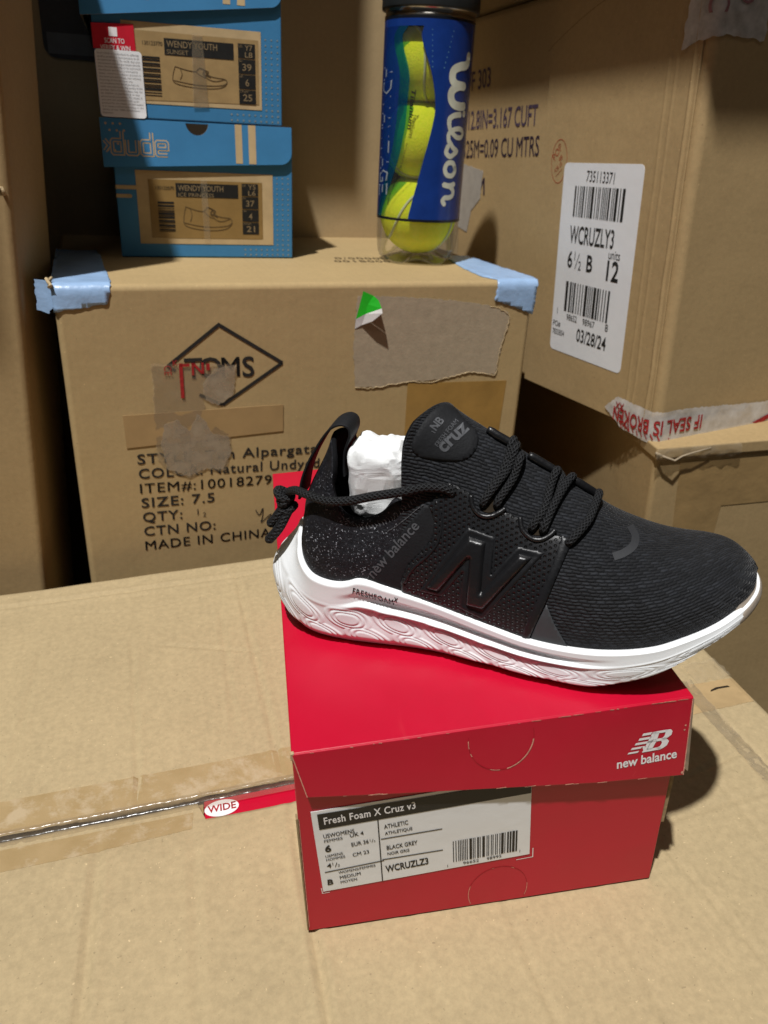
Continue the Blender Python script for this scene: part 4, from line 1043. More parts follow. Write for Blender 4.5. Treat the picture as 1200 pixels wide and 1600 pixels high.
# ------------------------------------------------------------------ sneaker
ax = Vector((.9701, -.2419, .0210)).normalized(); az = Vector((-.02, .006, 1)); ay = az.cross(ax).normalized(); az = ax.cross(ay)
SHM = Matrix((ax, ay, az)).transposed().to_4x4(); SHM.translation = Vector((-1.9, 11.8, 12.02))
shoe = thing('sneaker', 'black knit running shoe with white foam sole standing on the red box', 'sneaker', SHM)
sh = lambda p: (p[0], -p[1], p[2])                  # shoe coordinates: x to the toe, y to the outer side, z up

M_FOAM = NT('white_foam'); v_ = M_FOAM.obj()
M_FOAM.p(Base_Color=M_FOAM.ramp(M_FOAM.noise(v_, 40, 4), [(.3, (.82, .84, .85)), (.7, (.87, .88, .89))]), Roughness=.42, Normal=M_FOAM.bump(M_FOAM.noise(v_, 900, 2), .06, .0005))
M_FOAM.b.inputs['Specular IOR Level'].default_value = .4; M_FOAM.b.inputs['Subsurface Weight'].default_value = 0.05; M_FOAM.b.inputs['Subsurface Radius'].default_value = (.002, .002, .002)
M_FOAM = M_FOAM.m
M_OUTS = plain('outsole_rubber', (.30, .25, .20), .6, .3, (300, .3, .001), .1, 60)

lat = [(.2, 0), (.3, .7), (.62, 1.4), (1.25, 2.2), (2.4, 2.9), (5, 3.3), (9, 3.4), (12, 3.95), (15, 4.55), (17.6, 4.8), (20, 4.62), (22, 3.95), (23.4, 2.95), (24.2, 1.75), (24.55, .6)]
med = [(24.58, -.5), (24.25, -1.6), (23.6, -2.8), (22, -3.8), (19, -4.4), (16.5, -4.5), (13.5, -3.9), (11, -3.2), (8, -2.9), (5, -3.1), (2.4, -2.8), (1.25, -2.15), (.62, -1.4), (.3, -.7)]
NP = 1700
PL = spline([(a, c, 0) for a, c in lat + med], NP, True)
NRM = []
for i in range(NP):
    t = (PL[(i + 6) % NP] - PL[i - 6]).normalized(); NRM.append(Vector((t.y, -t.x, 0)) * (-1))
cen = Vector((12, 0, 0))
for i in range(NP):
    if NRM[i].dot(PL[i] - Vector((min(21, max(3.5, PL[i].x)), 0, 0))) < 0: NRM[i] = -NRM[i]
ZT_X = [.2, .7, 1.2, 1.7, 2.2, 2.7, 3.3, 4.0, 4.7, 5.2, 5.7, 6.3, 7, 8.1, 10.3, 12.4, 13.9, 16, 18, 19.8, 21, 22.5, 23.5, 24.3, 24.8]
ZT_Z = [5.6, 5.5, 5.3, 5.0, 4.6, 4.15, 3.8, 3.62, 3.62, 3.75, 3.95, 3.92, 3.72, 3.45, 2.95, 2.5, 2.25, 2.2, 2.36, 2.7, 3.12, 3.65, 4.05, 4.25, 4.3]
def ztop(x): return sinterp(x, ZT_X, ZT_Z)
def zbot(x): return sinterp(x, [.2, 1, 2, 3.2, 4.5, 8, 16, 17.3, 19.3, 20.6, 21.8, 23.2, 24.6], [1.0, .7, .35, .14, .08, .10, .10, .2, .95, 1.65, 2.5, 3.35, 3.85])
# foam cells moulded in the side wall: (distance along the outline, height share, half length, half height, slant)
ARC = [0.0]
for i in range(1, NP): ARC.append(ARC[-1] + (PL[i] - PL[i - 1]).length)
ATOT = ARC[-1] + (PL[0] - PL[-1]).length
CELLS = []
k = 0
s0 = -1.2
while s0 < ATOT - 2:
    fore = sstep(11, 20, min(s0, ATOT - s0))
    ln = 1.22 + .45 * fore
    CELLS.append((s0 + .2, .43 - .02 * fore, ln * .90, .15, .35)); CELLS.append((s0 + ln * 1.02, .15, ln * .90, .14, .3))
    s0 += ln * 2.08
NEAR = []
for i in range(NP):
    q = []
    for c_ in CELLS:
        ds = ARC[i] - c_[0]
        if ds > ATOT / 2: ds -= ATOT
        if abs(ds) < c_[2] * 1.5: q.append((ds, c_))
    NEAR.append(q)
def cellh(i, t):
    d = 9
    for ds, (cs, ct, hl, hh, slant) in NEAR[i]:
        a = ds / hl; b_ = (t - ct + .07 * a) / hh
        d = min(d, (abs(a) ** 2.3 + abs(b_) ** 2.3) ** (1 / 2.3))
    h = -.05
    if d > 1.3: return h
    h += .055 * sstep(1.2, 1.05, d)
    h -= .045 * math.exp(-((d - .86) / .06) ** 2)
    h += .025 * sstep(.86, .76, d)
    h -= .045 * math.exp(-((d - .60) / .06) ** 2)
    h += .02 * sstep(.60, .48, d)
    return h
NT_ = 84
def sole_pt(i, t):
    x = PL[i].x; zt = ztop(x); zb = zbot(x)
    heel = sstep(3.4, .2, x); mid = sstep(4.2, 7.0, x) * sstep(18.5, 13.5, x); zh = zt - zb
    o = -.42 * sstep(.18, 0, t) ** 1.3 - .10 * sstep(.45, 1, t)
    o -= heel * (1.55 * sstep(.38, 1.0, t) ** 1.15) + heel * .25 * sstep(.3, 0, t)
    fade = sstep(.70, .58, t) * sstep(0, .06, t)
    ridge = .62
    o += .10 * math.exp(-((t - ridge) / .035) ** 2) * (.35 + .65 * mid) * sstep(24.8, 21, x)
    o -= .30 * mid * sstep(ridge + .01, ridge + .06, t) * sstep(.84, .74, t)
    o -= .12 * mid * sstep(ridge, ridge - .05, t) * sstep(.2, .5, t)
    o += .78 * fade * cellh(i, t) * sstep(24.0, 21.5, x) * (1 - .55 * sstep(12, 18, x))
    o -= .22 * sstep(.93, 1.0, t) ** 2
    p = PL[i] + NRM[i] * o
    return Vector((p.x, p.y, zb + zh * t))
V = []; F = []
for j in range(NT_ + 1):
    for i in range(NP): V.append(sole_pt(i, j / NT_))
for j in range(NT_):
    for i in range(NP): F.append((j * NP + i, j * NP + (i + 1) % NP, (j + 1) * NP + (i + 1) % NP, (j + 1) * NP + i))
def ring_in(base, dist, dz, zfn=None):
    n = len(V)
    for i in range(NP):
        p = base[i]; c = Vector((min(21.5, max(3.6, p.x)), 0, p.z)); d = (c - p); d.z = 0
        q = p + d.normalized() * min(dist, d.length * .95); q.z = p.z + dz; V.append(q)
    return n
n1 = ring_in(V[NT_ * NP:(NT_ + 1) * NP], .25, -.03); n2 = ring_in(V[n1:n1 + NP], .5, -.6); n3 = ring_in(V[n2:n2 + NP], 9, 0)
for a, c in ((NT_ * NP, n1), (n1, n2), (n2, n3)):
    for i in range(NP): F.append((a + i, a + (i + 1) % NP, c + (i + 1) % NP, c + i))
m1 = ring_in(V[0:NP], .6, 0); m2 = ring_in(V[m1:m1 + NP], 9, 0)
for a, c in ((m1, 0), (m2, m1)):
    for i in range(NP): F.append((a + i, a + (i + 1) % NP, c + (i + 1) % NP, c + i))
SOLE_V, SOLE_F = [v.copy() for v in V], F
sole = mesh('midsole', [sh(v) for v in V], F, M_FOAM, shoe, True)
# rubber outsole, a thin layer under the foam that comes up at the toe
V = []; F = []
for j, (ins_, dz) in enumerate([(.10, .10), (.12, -.02), (.35, -.10), (9, -.10)]):
    for i in range(NP):
        p = SOLE_V[i]; c = Vector((min(21.5, max(3.6, p.x)), 0, p.z)); d = c - p; d.z = 0
        toe = sstep(23.3, 24.7, p.x)
        q = p + d.normalized() * min(ins_ * (1 - toe) - .5 * toe * (j < 3), d.length * .95); q.z = p.z + dz + (toe * (.5 if j == 0 else .1) if j < 2 else 0); V.append(q)
for j in range(3):
    for i in range(NP): F.append((j * NP + i, j * NP + (i + 1) % NP, (j + 1) * NP + (i + 1) % NP, (j + 1) * NP + i))
mesh('outsole', [sh(v) for v in V], F, M_OUTS, shoe, True)

# ---- upper: a knit sock, built as cross sections in front and a collar wall behind
M_KNIT = NT('black_knit'); u_ = M_KNIT.uv()
def knit(t, uvv, rows, base, lite, bstr):
    sx = t.n('ShaderNodeSeparateXYZ'); t.set(sx.inputs[0], uvv)
    u = sx.outputs[0]; v = sx.outputs[1]
    jit = t.math('MULTIPLY', t.math('SUBTRACT', t.noise(uvv, 1.6, 3), .5), 1.3)
    row = t.math('ADD', t.math('MULTIPLY', v, rows), jit)
    fr = t.math('FRACT', row); rid = t.math('FLOOR', row)
    off = t.math('MULTIPLY', rid, .37)
    du = t.math('FRACT', t.math('ADD', t.math('MULTIPLY', u, rows * .42), off))
    a = t.math('SINE', t.math('MULTIPLY', fr, pi)); b_ = t.math('SINE', t.math('MULTIPLY', du, pi))
    h = t.math('MULTIPLY', t.math('POWER', a, .8), t.math('POWER', b_, .5))
    fz = t.noise(uvv, 14, 3, .7)
    cell = t.n('ShaderNodeTexWhiteNoise', noise_dimensions='2D')
    cv = t.n('ShaderNodeCombineXYZ'); t.set(cv.inputs[0], rid); t.set(cv.inputs[1], t.math('FLOOR', t.math('ADD', t.math('MULTIPLY', u, rows * .42), off))); t.set(cell.inputs[0], cv.outputs[0])
    tone = t.math('MULTIPLY', h, t.math('ADD', t.math('POWER', cell.outputs[0], 1.6), .12))
    c = t.mix(tone, base, lite)
    hh = t.math('ADD', h, t.math('MULTIPLY', fz, .35))
    return c, hh, cell.outputs[0]
c, hh, cl_ = knit(M_KNIT, u_, 6.2, (.0038, .0042, .0055), (.019, .021, .026), .5)
gl = M_KNIT.rampv(M_KNIT.noise(u_, 9, 2), .76, .80)  # glints on the yarn, painted into the colour as pale flecks
M_KNIT.p(Base_Color=M_KNIT.mix(gl, c, (.16, .17, .18)), Roughness=.75, Normal=M_KNIT.bump(hh, .7, .0009))
M_KNIT.b.inputs['Specular IOR Level'].default_value = .3; M_KNIT.b.inputs['Sheen Weight'].default_value = .12; M_KNIT.b.inputs['Sheen Roughness'].default_value = .4
M_KNIT = M_KNIT.m
M_HEEL = NT('glitter_textile'); v_ = M_HEEL.obj()
fz = M_HEEL.noise(v_, 420, 3, .7); g1 = M_HEEL.rampv(M_HEEL.noise(v_, 1000, 2, .6), .62, .70); g2 = M_HEEL.rampv(M_HEEL.noise(v_, 55, 3), .38, .6)  # sparkle of the glitter is painted as bright specks in the colour
M_HEEL.p(Base_Color=M_HEEL.mix(M_HEEL.math('MULTIPLY', g1, g2), M_HEEL.ramp(fz, [(.3, (.004, .004, .006)), (.75, (.016, .016, .02))]), (.42, .43, .47)), Roughness=.6, Normal=M_HEEL.bump(fz, .7, .001))
M_HEEL.b.inputs['Specular IOR Level'].default_value = .3
M_HEEL = M_HEEL.m
M_LINING = plain('black_lining', (.006, .006, .007), .9, .1, (600, .4, .0006), .2, 300)

TOPR = SOLE_V[NT_ * NP:(NT_ + 1) * NP]
def bite(i, ins_=.12):
    p = TOPR[i % NP]; c = Vector((min(21.5, max(3.6, p.x)), 0, p.z)); d = c - p; d.z = 0
    q = p + d.normalized() * ins_; q.z = p.z - .22; return q
half = max(range(NP), key=lambda i: TOPR[i].x)
def bite_at(x, latside):
    rng = range(0, half) if latside else range(NP - 1, half, -1)
    prev = None
    for i in rng:
        if TOPR[i].x >= x and prev is not None:
            p, q = bite(prev), bite(i); f = (x - TOPR[prev].x) / max(1e-6, TOPR[i].x - TOPR[prev].x); return p.lerp(q, f), i
        prev = i
    return bite(half), half
MSEC, NSEC, JM = 48, 64, 11
V = []; F = []; mi = []; UVU = []
def section(k):
    s = k / NSEC
    xb = 8.0 + (24.3 - 8.0) * (1 - (1 - s) ** 1.55)
    xr = sinterp(xb, [8, 10, 13, 17, 21, 23, 24.3], [9.55, 10.95, 13.4, 17.2, 21.0, 22.95, 24.25])
    zr = sinterp(xr, [9.5, 10.4, 11.4, 12.8, 14.5, 15.6, 16.5, 17.6, 18.7, 20.2, 21.3, 22.2, 23, 23.6, 24.0, 24.25],
                 [12.1, 11.5, 11.0, 10.3, 9.25, 8.65, 8.0, 7.15, 6.55, 5.95, 5.72, 5.68, 5.6, 5.42, 5.22, 5.0])
    bl, _ = bite_at(xb, True); bm_, _ = bite_at(xb, False)
    a = sinterp(xb, [8, 10, 13, 15.5, 18, 21, 24.3], [1.25, 1.45, 1.6, 1.35, 1.0, .82, .75])
    b_ = sinterp(xb, [8, 13, 18, 21, 24.3], [1.0, 1.0, .95, .82, .72])
    out = []
    for j in range(MSEC + 1):
        ph = pi * j / MSEC; c = cos(ph); s_ = max(0, sin(ph))
        bb = bl if c >= 0 else bm_
        cc = abs(c) ** a
        y = bb.y * cc; z = bb.z + (zr - bb.z) * s_ ** b_
        # a little belly just above the sole, more at the toe
        bel = sin(ph * 1.0) * max(0, 1 - s_ * 1.2)
        y += (1 if c > 0 else -1) * bel * sinterp(xb, [8, 14, 20, 24], [.12, .15, .42, .35])
        x = xb + (xr - xb) * s_ + .30 * bel * sstep(22.5, 24, xb)
        out.append(Vector((x, y, z)))
    w0 = 1 - sstep(0, .24, s)
    return [p.lerp(T0[j], w0) for j, p in enumerate(out)]
T0 = spline([(8.0, 3.05, 3.2), (8.0, 2.95, 5), (7.95, 2.6, 7), (7.88, 2.2, 8.95), (7.95, 2.0, 10.2), (8.1, 1.85, 11.0), (8.45, 1.4, 11.75), (8.9, .75, 12.12), (9.3, 0, 12.18), (9.7, -.7, 12.0), (9.9, -1.4, 11.3), (9.6, -1.9, 10.2), (9.0, -2.2, 8.9), (8.5, -2.6, 7), (8.2, -2.85, 5), (8.0, -2.75, 3.2)], MSEC + 1)
T0[0] = bite_at(8.0, True)[0]; T0[-1] = bite_at(8.0, False)[0]
SEC = [section(k) for k in range(NSEC + 1)]
W = MSEC + 1
for k, sec in enumerate(SEC):
    L = 0
    for j, p in enumerate(sec):
        if j: L += (p - sec[j - 1]).length
        V.append(p); UVU.append((p.x, L))
for k in range(NSEC):
    for j in range(MSEC): F.append((k * W + j, k * W + j + 1, (k + 1) * W + j + 1, (k + 1) * W + j)); mi.append(0)
V.append(sum(SEC[-1], Vector()) / W + Vector((.12, 0, 0))); UVU.append((24.3, 3)); tip = len(V) - 1
for j in range(MSEC): F.append((NSEC * W + j, NSEC * W + j + 1, tip)); mi.append(0)
NR = 44
def rear(latside):
    sgn = 1 if latside else -1
    j0 = [SEC[0][j] for j in (range(JM + 1) if latside else range(MSEC, MSEC - JM - 1, -1))]
    col = [j0[-1]] + [Vector((x, sgn * y, z)) for x, y, z in [(7.5, 2.15, 8.15), (6.9, 2.25, 7.4), (5.95, 2.3, 7.0), (5.2, 2.32, 7.15), (4.8, 2.3, 7.7), (4.5, 2.2, 8.6), (4.5, 2.0, 9.5), (4.4, 1.6, 10.1), (4.15, .85, 10.45), (4.0, 0, 10.55)]]
    top = spline(col, NR + 1)
    _, ib = bite_at(8.0, latside)
    idx = [ib + (0 - ib) * k / NR if latside else ib + (NP - ib) * k / NR for k in range(NR + 1)]
    bot = []
    for q in idx:
        i = int(q); f = q - i; bot.append(bite(i).lerp(bite(i + 1), f))
    cols = []
    for k in range(NR + 1):
        B_, T_ = bot[k], top[k]; h = T_.z - B_.z
        o = Vector((B_.x - 5.2, B_.y, 0)); o = o.normalized() if o.length > .1 else Vector()
        if k < NR * .4: o = o.lerp(Vector((0, sgn, 0)), 1 - k / (NR * .4))
        P1 = B_ + Vector((0, 0, h * .38)) + o * .28; P2 = T_ - Vector((0, 0, h * .34)) + o * .30
        c = []
        for j in range(JM + 1):
            t = j / JM; c.append(B_ * (1 - t) ** 3 + P1 * 3 * t * (1 - t) ** 2 + P2 * 3 * t * t * (1 - t) + T_ * t ** 3)
        cols.append(c)
    d = [j0[j] - cols[0][j] for j in range(JM + 1)]
    for k in range(NR + 1):
        wgt = (1 - sstep(0, 14, k))
        for j in range(JM + 1): cols[k][j] = cols[k][j] + d[j] * wgt
    n0 = len(V)
    for c in cols:
        L = 0
        for j, p in enumerate(c):
            if j: L += (p - c[j - 1]).length
            V.append(p); UVU.append((p.x, L))
    w_ = JM + 1
    for k in range(NR):
        for j in range(JM): F.append((n0 + k * w_ + j, n0 + k * w_ + j + 1, n0 + (k + 1) * w_ + j + 1, n0 + (k + 1) * w_ + j)); mi.append(1)
rear(True); rear(False)
upper = mesh('upper', [sh(v) for v in V], F, [M_KNIT, M_HEEL, M_LINING], shoe, True, UVU, mi)
bm = bmesh.new(); bm.from_mesh(upper.data); bmesh.ops.remove_doubles(bm, verts=bm.verts, dist=.0002)
bmesh.ops.recalc_face_normals(bm, faces=bm.faces)
c0 = sum((f.normal for f in bm.faces if f.calc_center_median().x > .16), Vector())
if c0.z < 0: bmesh.ops.reverse_faces(bm, faces=bm.faces)
bm.to_mesh(upper.data); bm.free(); upper.data.polygons.foreach_set('use_smooth', [True] * len(upper.data.polygons))
UPV = [Vector(v.co) / S for v in upper.data.vertices]; UPF = [tuple(p.vertices) for p in upper.data.polygons]
BVH_UP = BVHTree.FromPolygons(UPV, UPF)
SV_ = [Vector(sh(v)) for v in SOLE_V]; BVH_SO = BVHTree.FromPolygons(SV_, SOLE_F[:NT_ * NP])
so_ = upper.modifiers.new('thickness', 'SOLIDIFY'); so_.thickness = .34 * S; so_.offset = -1; so_.material_offset = 2; so_.material_offset_rim = 2
upper.modifiers.new('smooth', 'SUBSURF').levels = 1; upper.modifiers['smooth'].render_levels = 1

# overlays are drawn flat in (p, q) and laid on the upper from its outer side
DD = Vector((0, .866, -.5)); QE = Vector((0, .5, .866))      # local shoe space (y already flipped)
def drape(p, q, h=0.0, bvh=None):
    o = Vector((p, 0, 0)) + QE * q - DD * 30
    hit, nrm, _, _ = (bvh or BVH_UP).ray_cast(o, DD)
    if hit is None:
        hit, nrm, _, _ = (bvh or BVH_UP).find_nearest(o + DD * 29)
    if nrm.dot(DD) > 0: nrm = -nrm
    return hit + nrm * h

def sdist(a, c, poly):
    """distance inside a polygon (negative outside)"""
    d = 1e9; ins_ = False; n = len(poly)
    for i in range(n):
        x0, y0 = poly[i]; x1, y1 = poly[(i + 1) % n]
        ex, ey = x1 - x0, y1 - y0; t = max(0, min(1, ((a - x0) * ex + (c - y0) * ey) / (ex * ex + ey * ey)))
        d = min(d, math.hypot(a - x0 - t * ex, c - y0 - t * ey))
        if (y0 > c) != (y1 > c) and a < (x1 - x0) * (c - y0) / (y1 - y0) + x0: ins_ = not ins_
    return d if ins_ else -d

def dotted(name, col, rough, pitch, rad):
    t = NT(name); uvv = t.uv(); sx = t.n('ShaderNodeSeparateXYZ'); t.set(sx.inputs[0], uvv)
    a = t.math('ADD', t.math('MULTIPLY', sx.outputs[0], .88), t.math('MULTIPLY', sx.outputs[1], .47)); b_ = t.math('SUBTRACT', t.math('MULTIPLY', sx.outputs[1], .88), t.math('MULTIPLY', sx.outputs[0], .47))
    a = t.math('DIVIDE', a, pitch); b_ = t.math('DIVIDE', b_, pitch)
    row = t.math('FLOOR', b_); a = t.math('ADD', a, t.math('MULTIPLY', row, .5))
    fa = t.math('SUBTRACT', t.math('FRACT', a), .5); fb = t.math('SUBTRACT', t.math('FRACT', b_), .5)
    d = t.math('SQRT', t.math('ADD', t.math('MULTIPLY', fa, fa), t.math('MULTIPLY', fb, fb)))
    m = t.rampv(d, rad + .12, rad - .04)
    nz = t.noise(t.obj(), 700, 2)
    t.p(Base_Color=t.mix(m, (*col, 1), (.002, .002, .002, 1)), Roughness=rough, Normal=t.bump(t.math('SUBTRACT', t.math('MULTIPLY', nz, .1), m), .8, .0012))
    t.b.inputs['Specular IOR Level'].default_value = .45
    return t.m
M_PERF = dotted('perforated_synthetic', (.010, .0105, .012), .38, .245, .20)
M_SYN = plain('black_synthetic', (.009, .0095, .011), .42, .45, (500, .25, .0006), .15, 200)
M_GLOSS = plain('glossy_black', (.008, .008, .009), .36, .6, (260, .4, .0008), .15, 100)
M_SMOOTH = plain('black_smooth_fabric', (.008, .0085, .010), .7, .3, (800, .4, .0005), .2, 300)
M_GREYP = plain('grey_reflective_print', (.050, .052, .056), .55, .4, None, .1, 200)
M_GREYL = plain('grey_lettering', (.085, .088, .095), .5, .4, None, .12, 200)
M_LACE = NT('braided_lace'); u_ = M_LACE.uv((1, 1, 1))
sx = M_LACE.n('ShaderNodeSeparateXYZ'); M_LACE.set(sx.inputs[0], u_)
w1 = M_LACE.math('SINE', M_LACE.math('ADD', M_LACE.math('MULTIPLY', sx.outputs[0], 2 * pi * 6), M_LACE.math('MULTIPLY', sx.outputs[1], 26)))
w2 = M_LACE.math('SINE', M_LACE.math('SUBTRACT', M_LACE.math('MULTIPLY', sx.outputs[0], 2 * pi * 6), M_LACE.math('MULTIPLY', sx.outputs[1], 26)))
hb = M_LACE.math('MAXIMUM', w1, w2)
M_LACE.p(Base_Color=M_LACE.ramp(hb, [(.2, (.003, .003, .0035)), (1, (.016, .017, .019))]), Roughness=.7, Normal=M_LACE.bump(hb, .8, .0006))
M_LACE.b.inputs['Specular IOR Level'].default_value = .35; M_LACE = M_LACE.m

# rear strip with the name, perforated side panel, raised front band
sheet('side_strip', [(6.15, 1.85), (6.35, 1.62), (7.7, 1.4), (8.1, 1.5), (7.98, 2.0), (8.32, 2.8), (8.98, 3.5), (9.5, 4.2), (9.56, 5.0), (9.28, 5.75), (9.0, 5.7), (8.45, 5.0), (7.6, 3.9), (6.8, 2.8)], M_SMOOTH, shoe, drape, .03, .16, .05, smooth=True)
PANEL = [(7.95, 1.38), (7.92, 2.0), (8.26, 2.82), (8.92, 3.52), (9.44, 4.2), (9.5, 5.0), (9.22, 5.75), (10.05, 6.85), (10.6, 6.68), (11.2, 6.36), (11.27, 5.82), (11.62, 5.48), (12.1, 5.45), (12.5, 5.66), (12.87, 5.68), (13.42, 5.44), (13.55, 4.97), (13.98, 4.6), (14.43, 4.55), (14.84, 4.8), (15.36, 4.76), (15.8, 4.66), (15.42, 3.53), (14.86, 1.81), (14.42, .6), (14.2, -.15), (12.85, -.05), (11.5, .45), (10.1, .92), (8.65, 1.25)]
sheet('side_panel', PANEL, M_PERF, shoe, drape, .075, .14, .08, hfn=lambda a, c: .035 * sstep(0, .12, sdist(a, c, PANEL)), smooth=True)
BAND = [(15.34, 4.80), (15.84, 4.68), (15.45, 3.53), (14.89, 1.81), (14.45, .58), (14.2, -.15), (13.82, -.1), (14.08, .75), (14.5, 1.9), (15.02, 3.5)]
sheet('edge_band', BAND, M_SYN, shoe, drape, .10, .12, .08, hfn=lambda a, c: .06 * sstep(0, .12, sdist(a, c, BAND)), smooth=True)
RIB = [(8.1, 2.0), (8.55, 2.75), (9.3, 3.45), (9.75, 4.15), (9.85, 5.1), (9.55, 5.95)]
tv, tfc, tu = tube([drape(q.x, q.y, .10) for q in spline([(a, c, 0) for a, c in RIB], 40)], lambda t: .085 * (1 - .5 * t), 8)
mesh('side_rib', tv, tfc, M_SYN, shoe, True)
TRI = [(14.9, 1.62), (15.31, .75), (16.0, -.28), (14.25, -.18), (14.5, .6)]
sheet('reflective_patch', TRI, M_GREYP, shoe, drape, .035, .15, .03, smooth=True)
# the big padded N with its stepped border
NB_ = [(8.84, 1.66), (11.1, 4.86), (12.36, 4.5), (12.3, 2.75), (13.42, 4.16), (14.68, 3.98), (12.0, .62), (10.82, 1.05), (10.98, 2.8), (10.0, 1.52)]
NN_ = [(9.12, 1.82), (11.16, 4.46), (11.98, 4.26), (11.9, 1.95), (13.5, 3.84), (14.18, 3.72), (12.02, 1.08), (11.14, 1.22), (11.22, 3.45), (9.8, 1.72)]
sheet('emblem_border', NB_, M_SYN, shoe, drape, .11, .10, .10, hfn=lambda a, c: .07 * sstep(0, .08, sdist(a, c, NB_)) - .06 * sstep(.12, .2, sdist(a, c, NB_)), smooth=True)
sheet('emblem', NN_, M_GLOSS, shoe, drape, .10, .07, .06, hfn=lambda a, c: .21 * sstep(0, .19, sdist(a, c, NN_)) ** .7, smooth=True)

# name down the strip, reflective dash on the toe, small marks
I = Ink(); I.text('new balance', 6.55, 2.02, .50, 8.82, 4.70, bold=.012); I.build('lettering', M_GREYL, shoe, lambda u, v: drape(u, v, .05), .12)
I = Ink(); I.line([(18.40, 5.55), (18.64, 5.1), (18.55, 4.62), (18.14, 4.26), (17.67, 4.04)], .36, n=40); I.build('toe_dash', plain('faint_grey_print', (.030, .031, .034), .6, .35), shoe, lambda u, v: drape(u, v, .03), .12)
I = Ink(); I.text('FRESHFOAM', 5.48, 1.17, .31, 7.5, .77, bold=.012, space=1.15); I.text('X', 7.56, .98, .22, 7.76, .94, bold=.03); I.build('sole_lettering', M_BLK, shoe, lambda u, v: drape(u, v, .028, BVH_SO), .05)
PATCH = [(8.35, 8.2), (8.45, 8.75), (8.9, 9.7), (9.4, 10.4), (9.9, 10.5), (10.46, 9.9), (11.06, 9.42), (11.25, 9.02), (11.19, 8.45), (10.84, 8.0), (10.2, 7.8), (9.34, 7.8), (8.7, 7.9)]
PATCH = [(q.x, q.y) for q in spline([(a, c, 0) for a, c in PATCH], 60, True)]
sheet('tongue_patch', PATCH, M_SMOOTH, shoe, drape, .03, .15, .04, hfn=lambda a, c: .05 * sstep(0, .15, sdist(a, c, PATCH)), smooth=True)
I = Ink(); I.text('cruz', 9.78, 8.16, .60, 10.80, 9.38, bold=.035); I.text('FRESH FOAM', 9.50, 8.42, .20, 10.28, 9.66); I.text('NB', 9.34, 9.12, .34, 9.66, 9.62, bold=.03)
for k in range(3): I.line([(9.15 + .05 * k, 9.1 + .13 * k), (9.33 + .05 * k, 9.02 + .13 * k)], .035)
I.build('tongue_lettering', M_GREYL, shoe, lambda u, v: drape(u, v, .10))
I = Ink()
ST = spline([(5.0, 4.85, 0), (5.37, 4.62, 0), (5.74, 4.52, 0), (6.17, 4.5, 0), (6.76, 4.64, 0), (7.24, 4.88, 0), (7.66, 5.16, 0), (8.1, 5.53, 0), (8.49, 5.9, 0), (8.75, 6.1, 0)], 26)
for k, p in enumerate(ST):
    a = random.uniform(-.05, .05); I.line([(p.x - .06 + a, p.y + .09), (p.x + .02, p.y + .02), (p.x + .06 + a, p.y - .09)], .035)
    if k > 12: I.line([(p.x + .10, p.y - .45), (p.x + .2, p.y - .36)], .035)
I.build('stitching', plain('grey_thread', (.10, .10, .105), .6, .3), shoe, lambda u, v: drape(u, v, .03))

# eyelets: reinforced U-shaped rims with the lace running through
for eye, (hp, hq) in (([(11.12, 6.32), (11.27, 5.80), (11.64, 5.46), (12.1, 5.44), (12.5, 5.66), (12.72, 5.84)], (11.95, 5.95)), ([(13.42, 5.48), (13.56, 4.95), (13.98, 4.58), (14.43, 4.54), (14.84, 4.78), (15.02, 5.02)], (14.2, 5.08))):
    tv, tfc, tu = tube([drape(q.x, q.y, .13) for q in spline([(a, c, 0) for a, c in eye], 36)], .115, 10)
    mesh('eyelet_rim', tv, tfc, M_GLOSS, shoe, True)
    I = Ink(); I.poly([(hp + .42 * cos(a) * (1 if sin(a) < 0 else .9), hq + .36 * sin(a)) for a in [2 * pi * k / 24 for k in range(24)]])
    I.build('eyelet_hole', M_DARK, shoe, lambda u, v: drape(u, v, .03))
# loops on the inner side of the lacing
for (a0, c0), (a1, c1) in (((11.55, 9.40), (12.82, 8.80)), ((13.5, 8.40), (14.78, 7.76)), ((15.6, 7.42), (16.78, 6.80))):
    P = [drape(a0 + (a1 - a0) * k / 10, c0 + (c1 - c0) * k / 10, .16) for k in range(11)]
    tv, tfc, tu = tube(P, lambda t: .20 * (1 - .25 * abs(2 * t - 1) ** 6), 10, .8)
    mesh('lace_loop', tv, tfc, M_GLOSS, shoe, True)

LR = .195
def strand(pts, n=40, r=LR):
    """pts: (p, q, lift) draped or a Vector in shoe space"""
    P = [p if isinstance(p, Vector) else drape(*p) for p in pts]
    P = spline(P, n); return tube(P, r, 14)
LV, LF, LU = [], [], []
def addl(t):
    n = len(LV); LV.extend(t[0]); LF.extend([tuple(i + n for i in f) for f in t[1]]); LU.extend(t[2])
def lace(pts, n=40, r=LR):
    t = strand(pts, n, r); return mesh('lace', t[0], t[1], M_LACE, shoe, True, t[2])
lace([(11.72, 5.9, .0), (11.75, 6.15, .18), (12.2, 6.87, .24), (12.67, 7.71, .22), (12.88, 8.72, .30), (12.95, 9.0, .05)])
lace([(12.35, 5.9, .0), (12.4, 6.2, .18), (12.94, 7.25, .24), (13.16, 8.3, .26), (13.1, 8.85, .1)])
lace([(11.8, 6.1, .1), (12.05, 6.75, .2), (12.45, 7.55, .2), (12.62, 8.3, .24), (12.72, 8.9, .28), (12.8, 9.1, .05)])
lace([(14.0, 4.95, .0), (14.05, 5.2, .18), (14.44, 5.9, .25), (14.62, 7.0, .24), (14.82, 7.7, .30), (14.9, 8.0, .05)])
lace([(14.5, 4.9, .0), (14.55, 5.15, .18), (14.87, 6.14, .25), (15.28, 7.1, .26), (15.55, 7.5, .2), (15.6, 7.7, .02)])
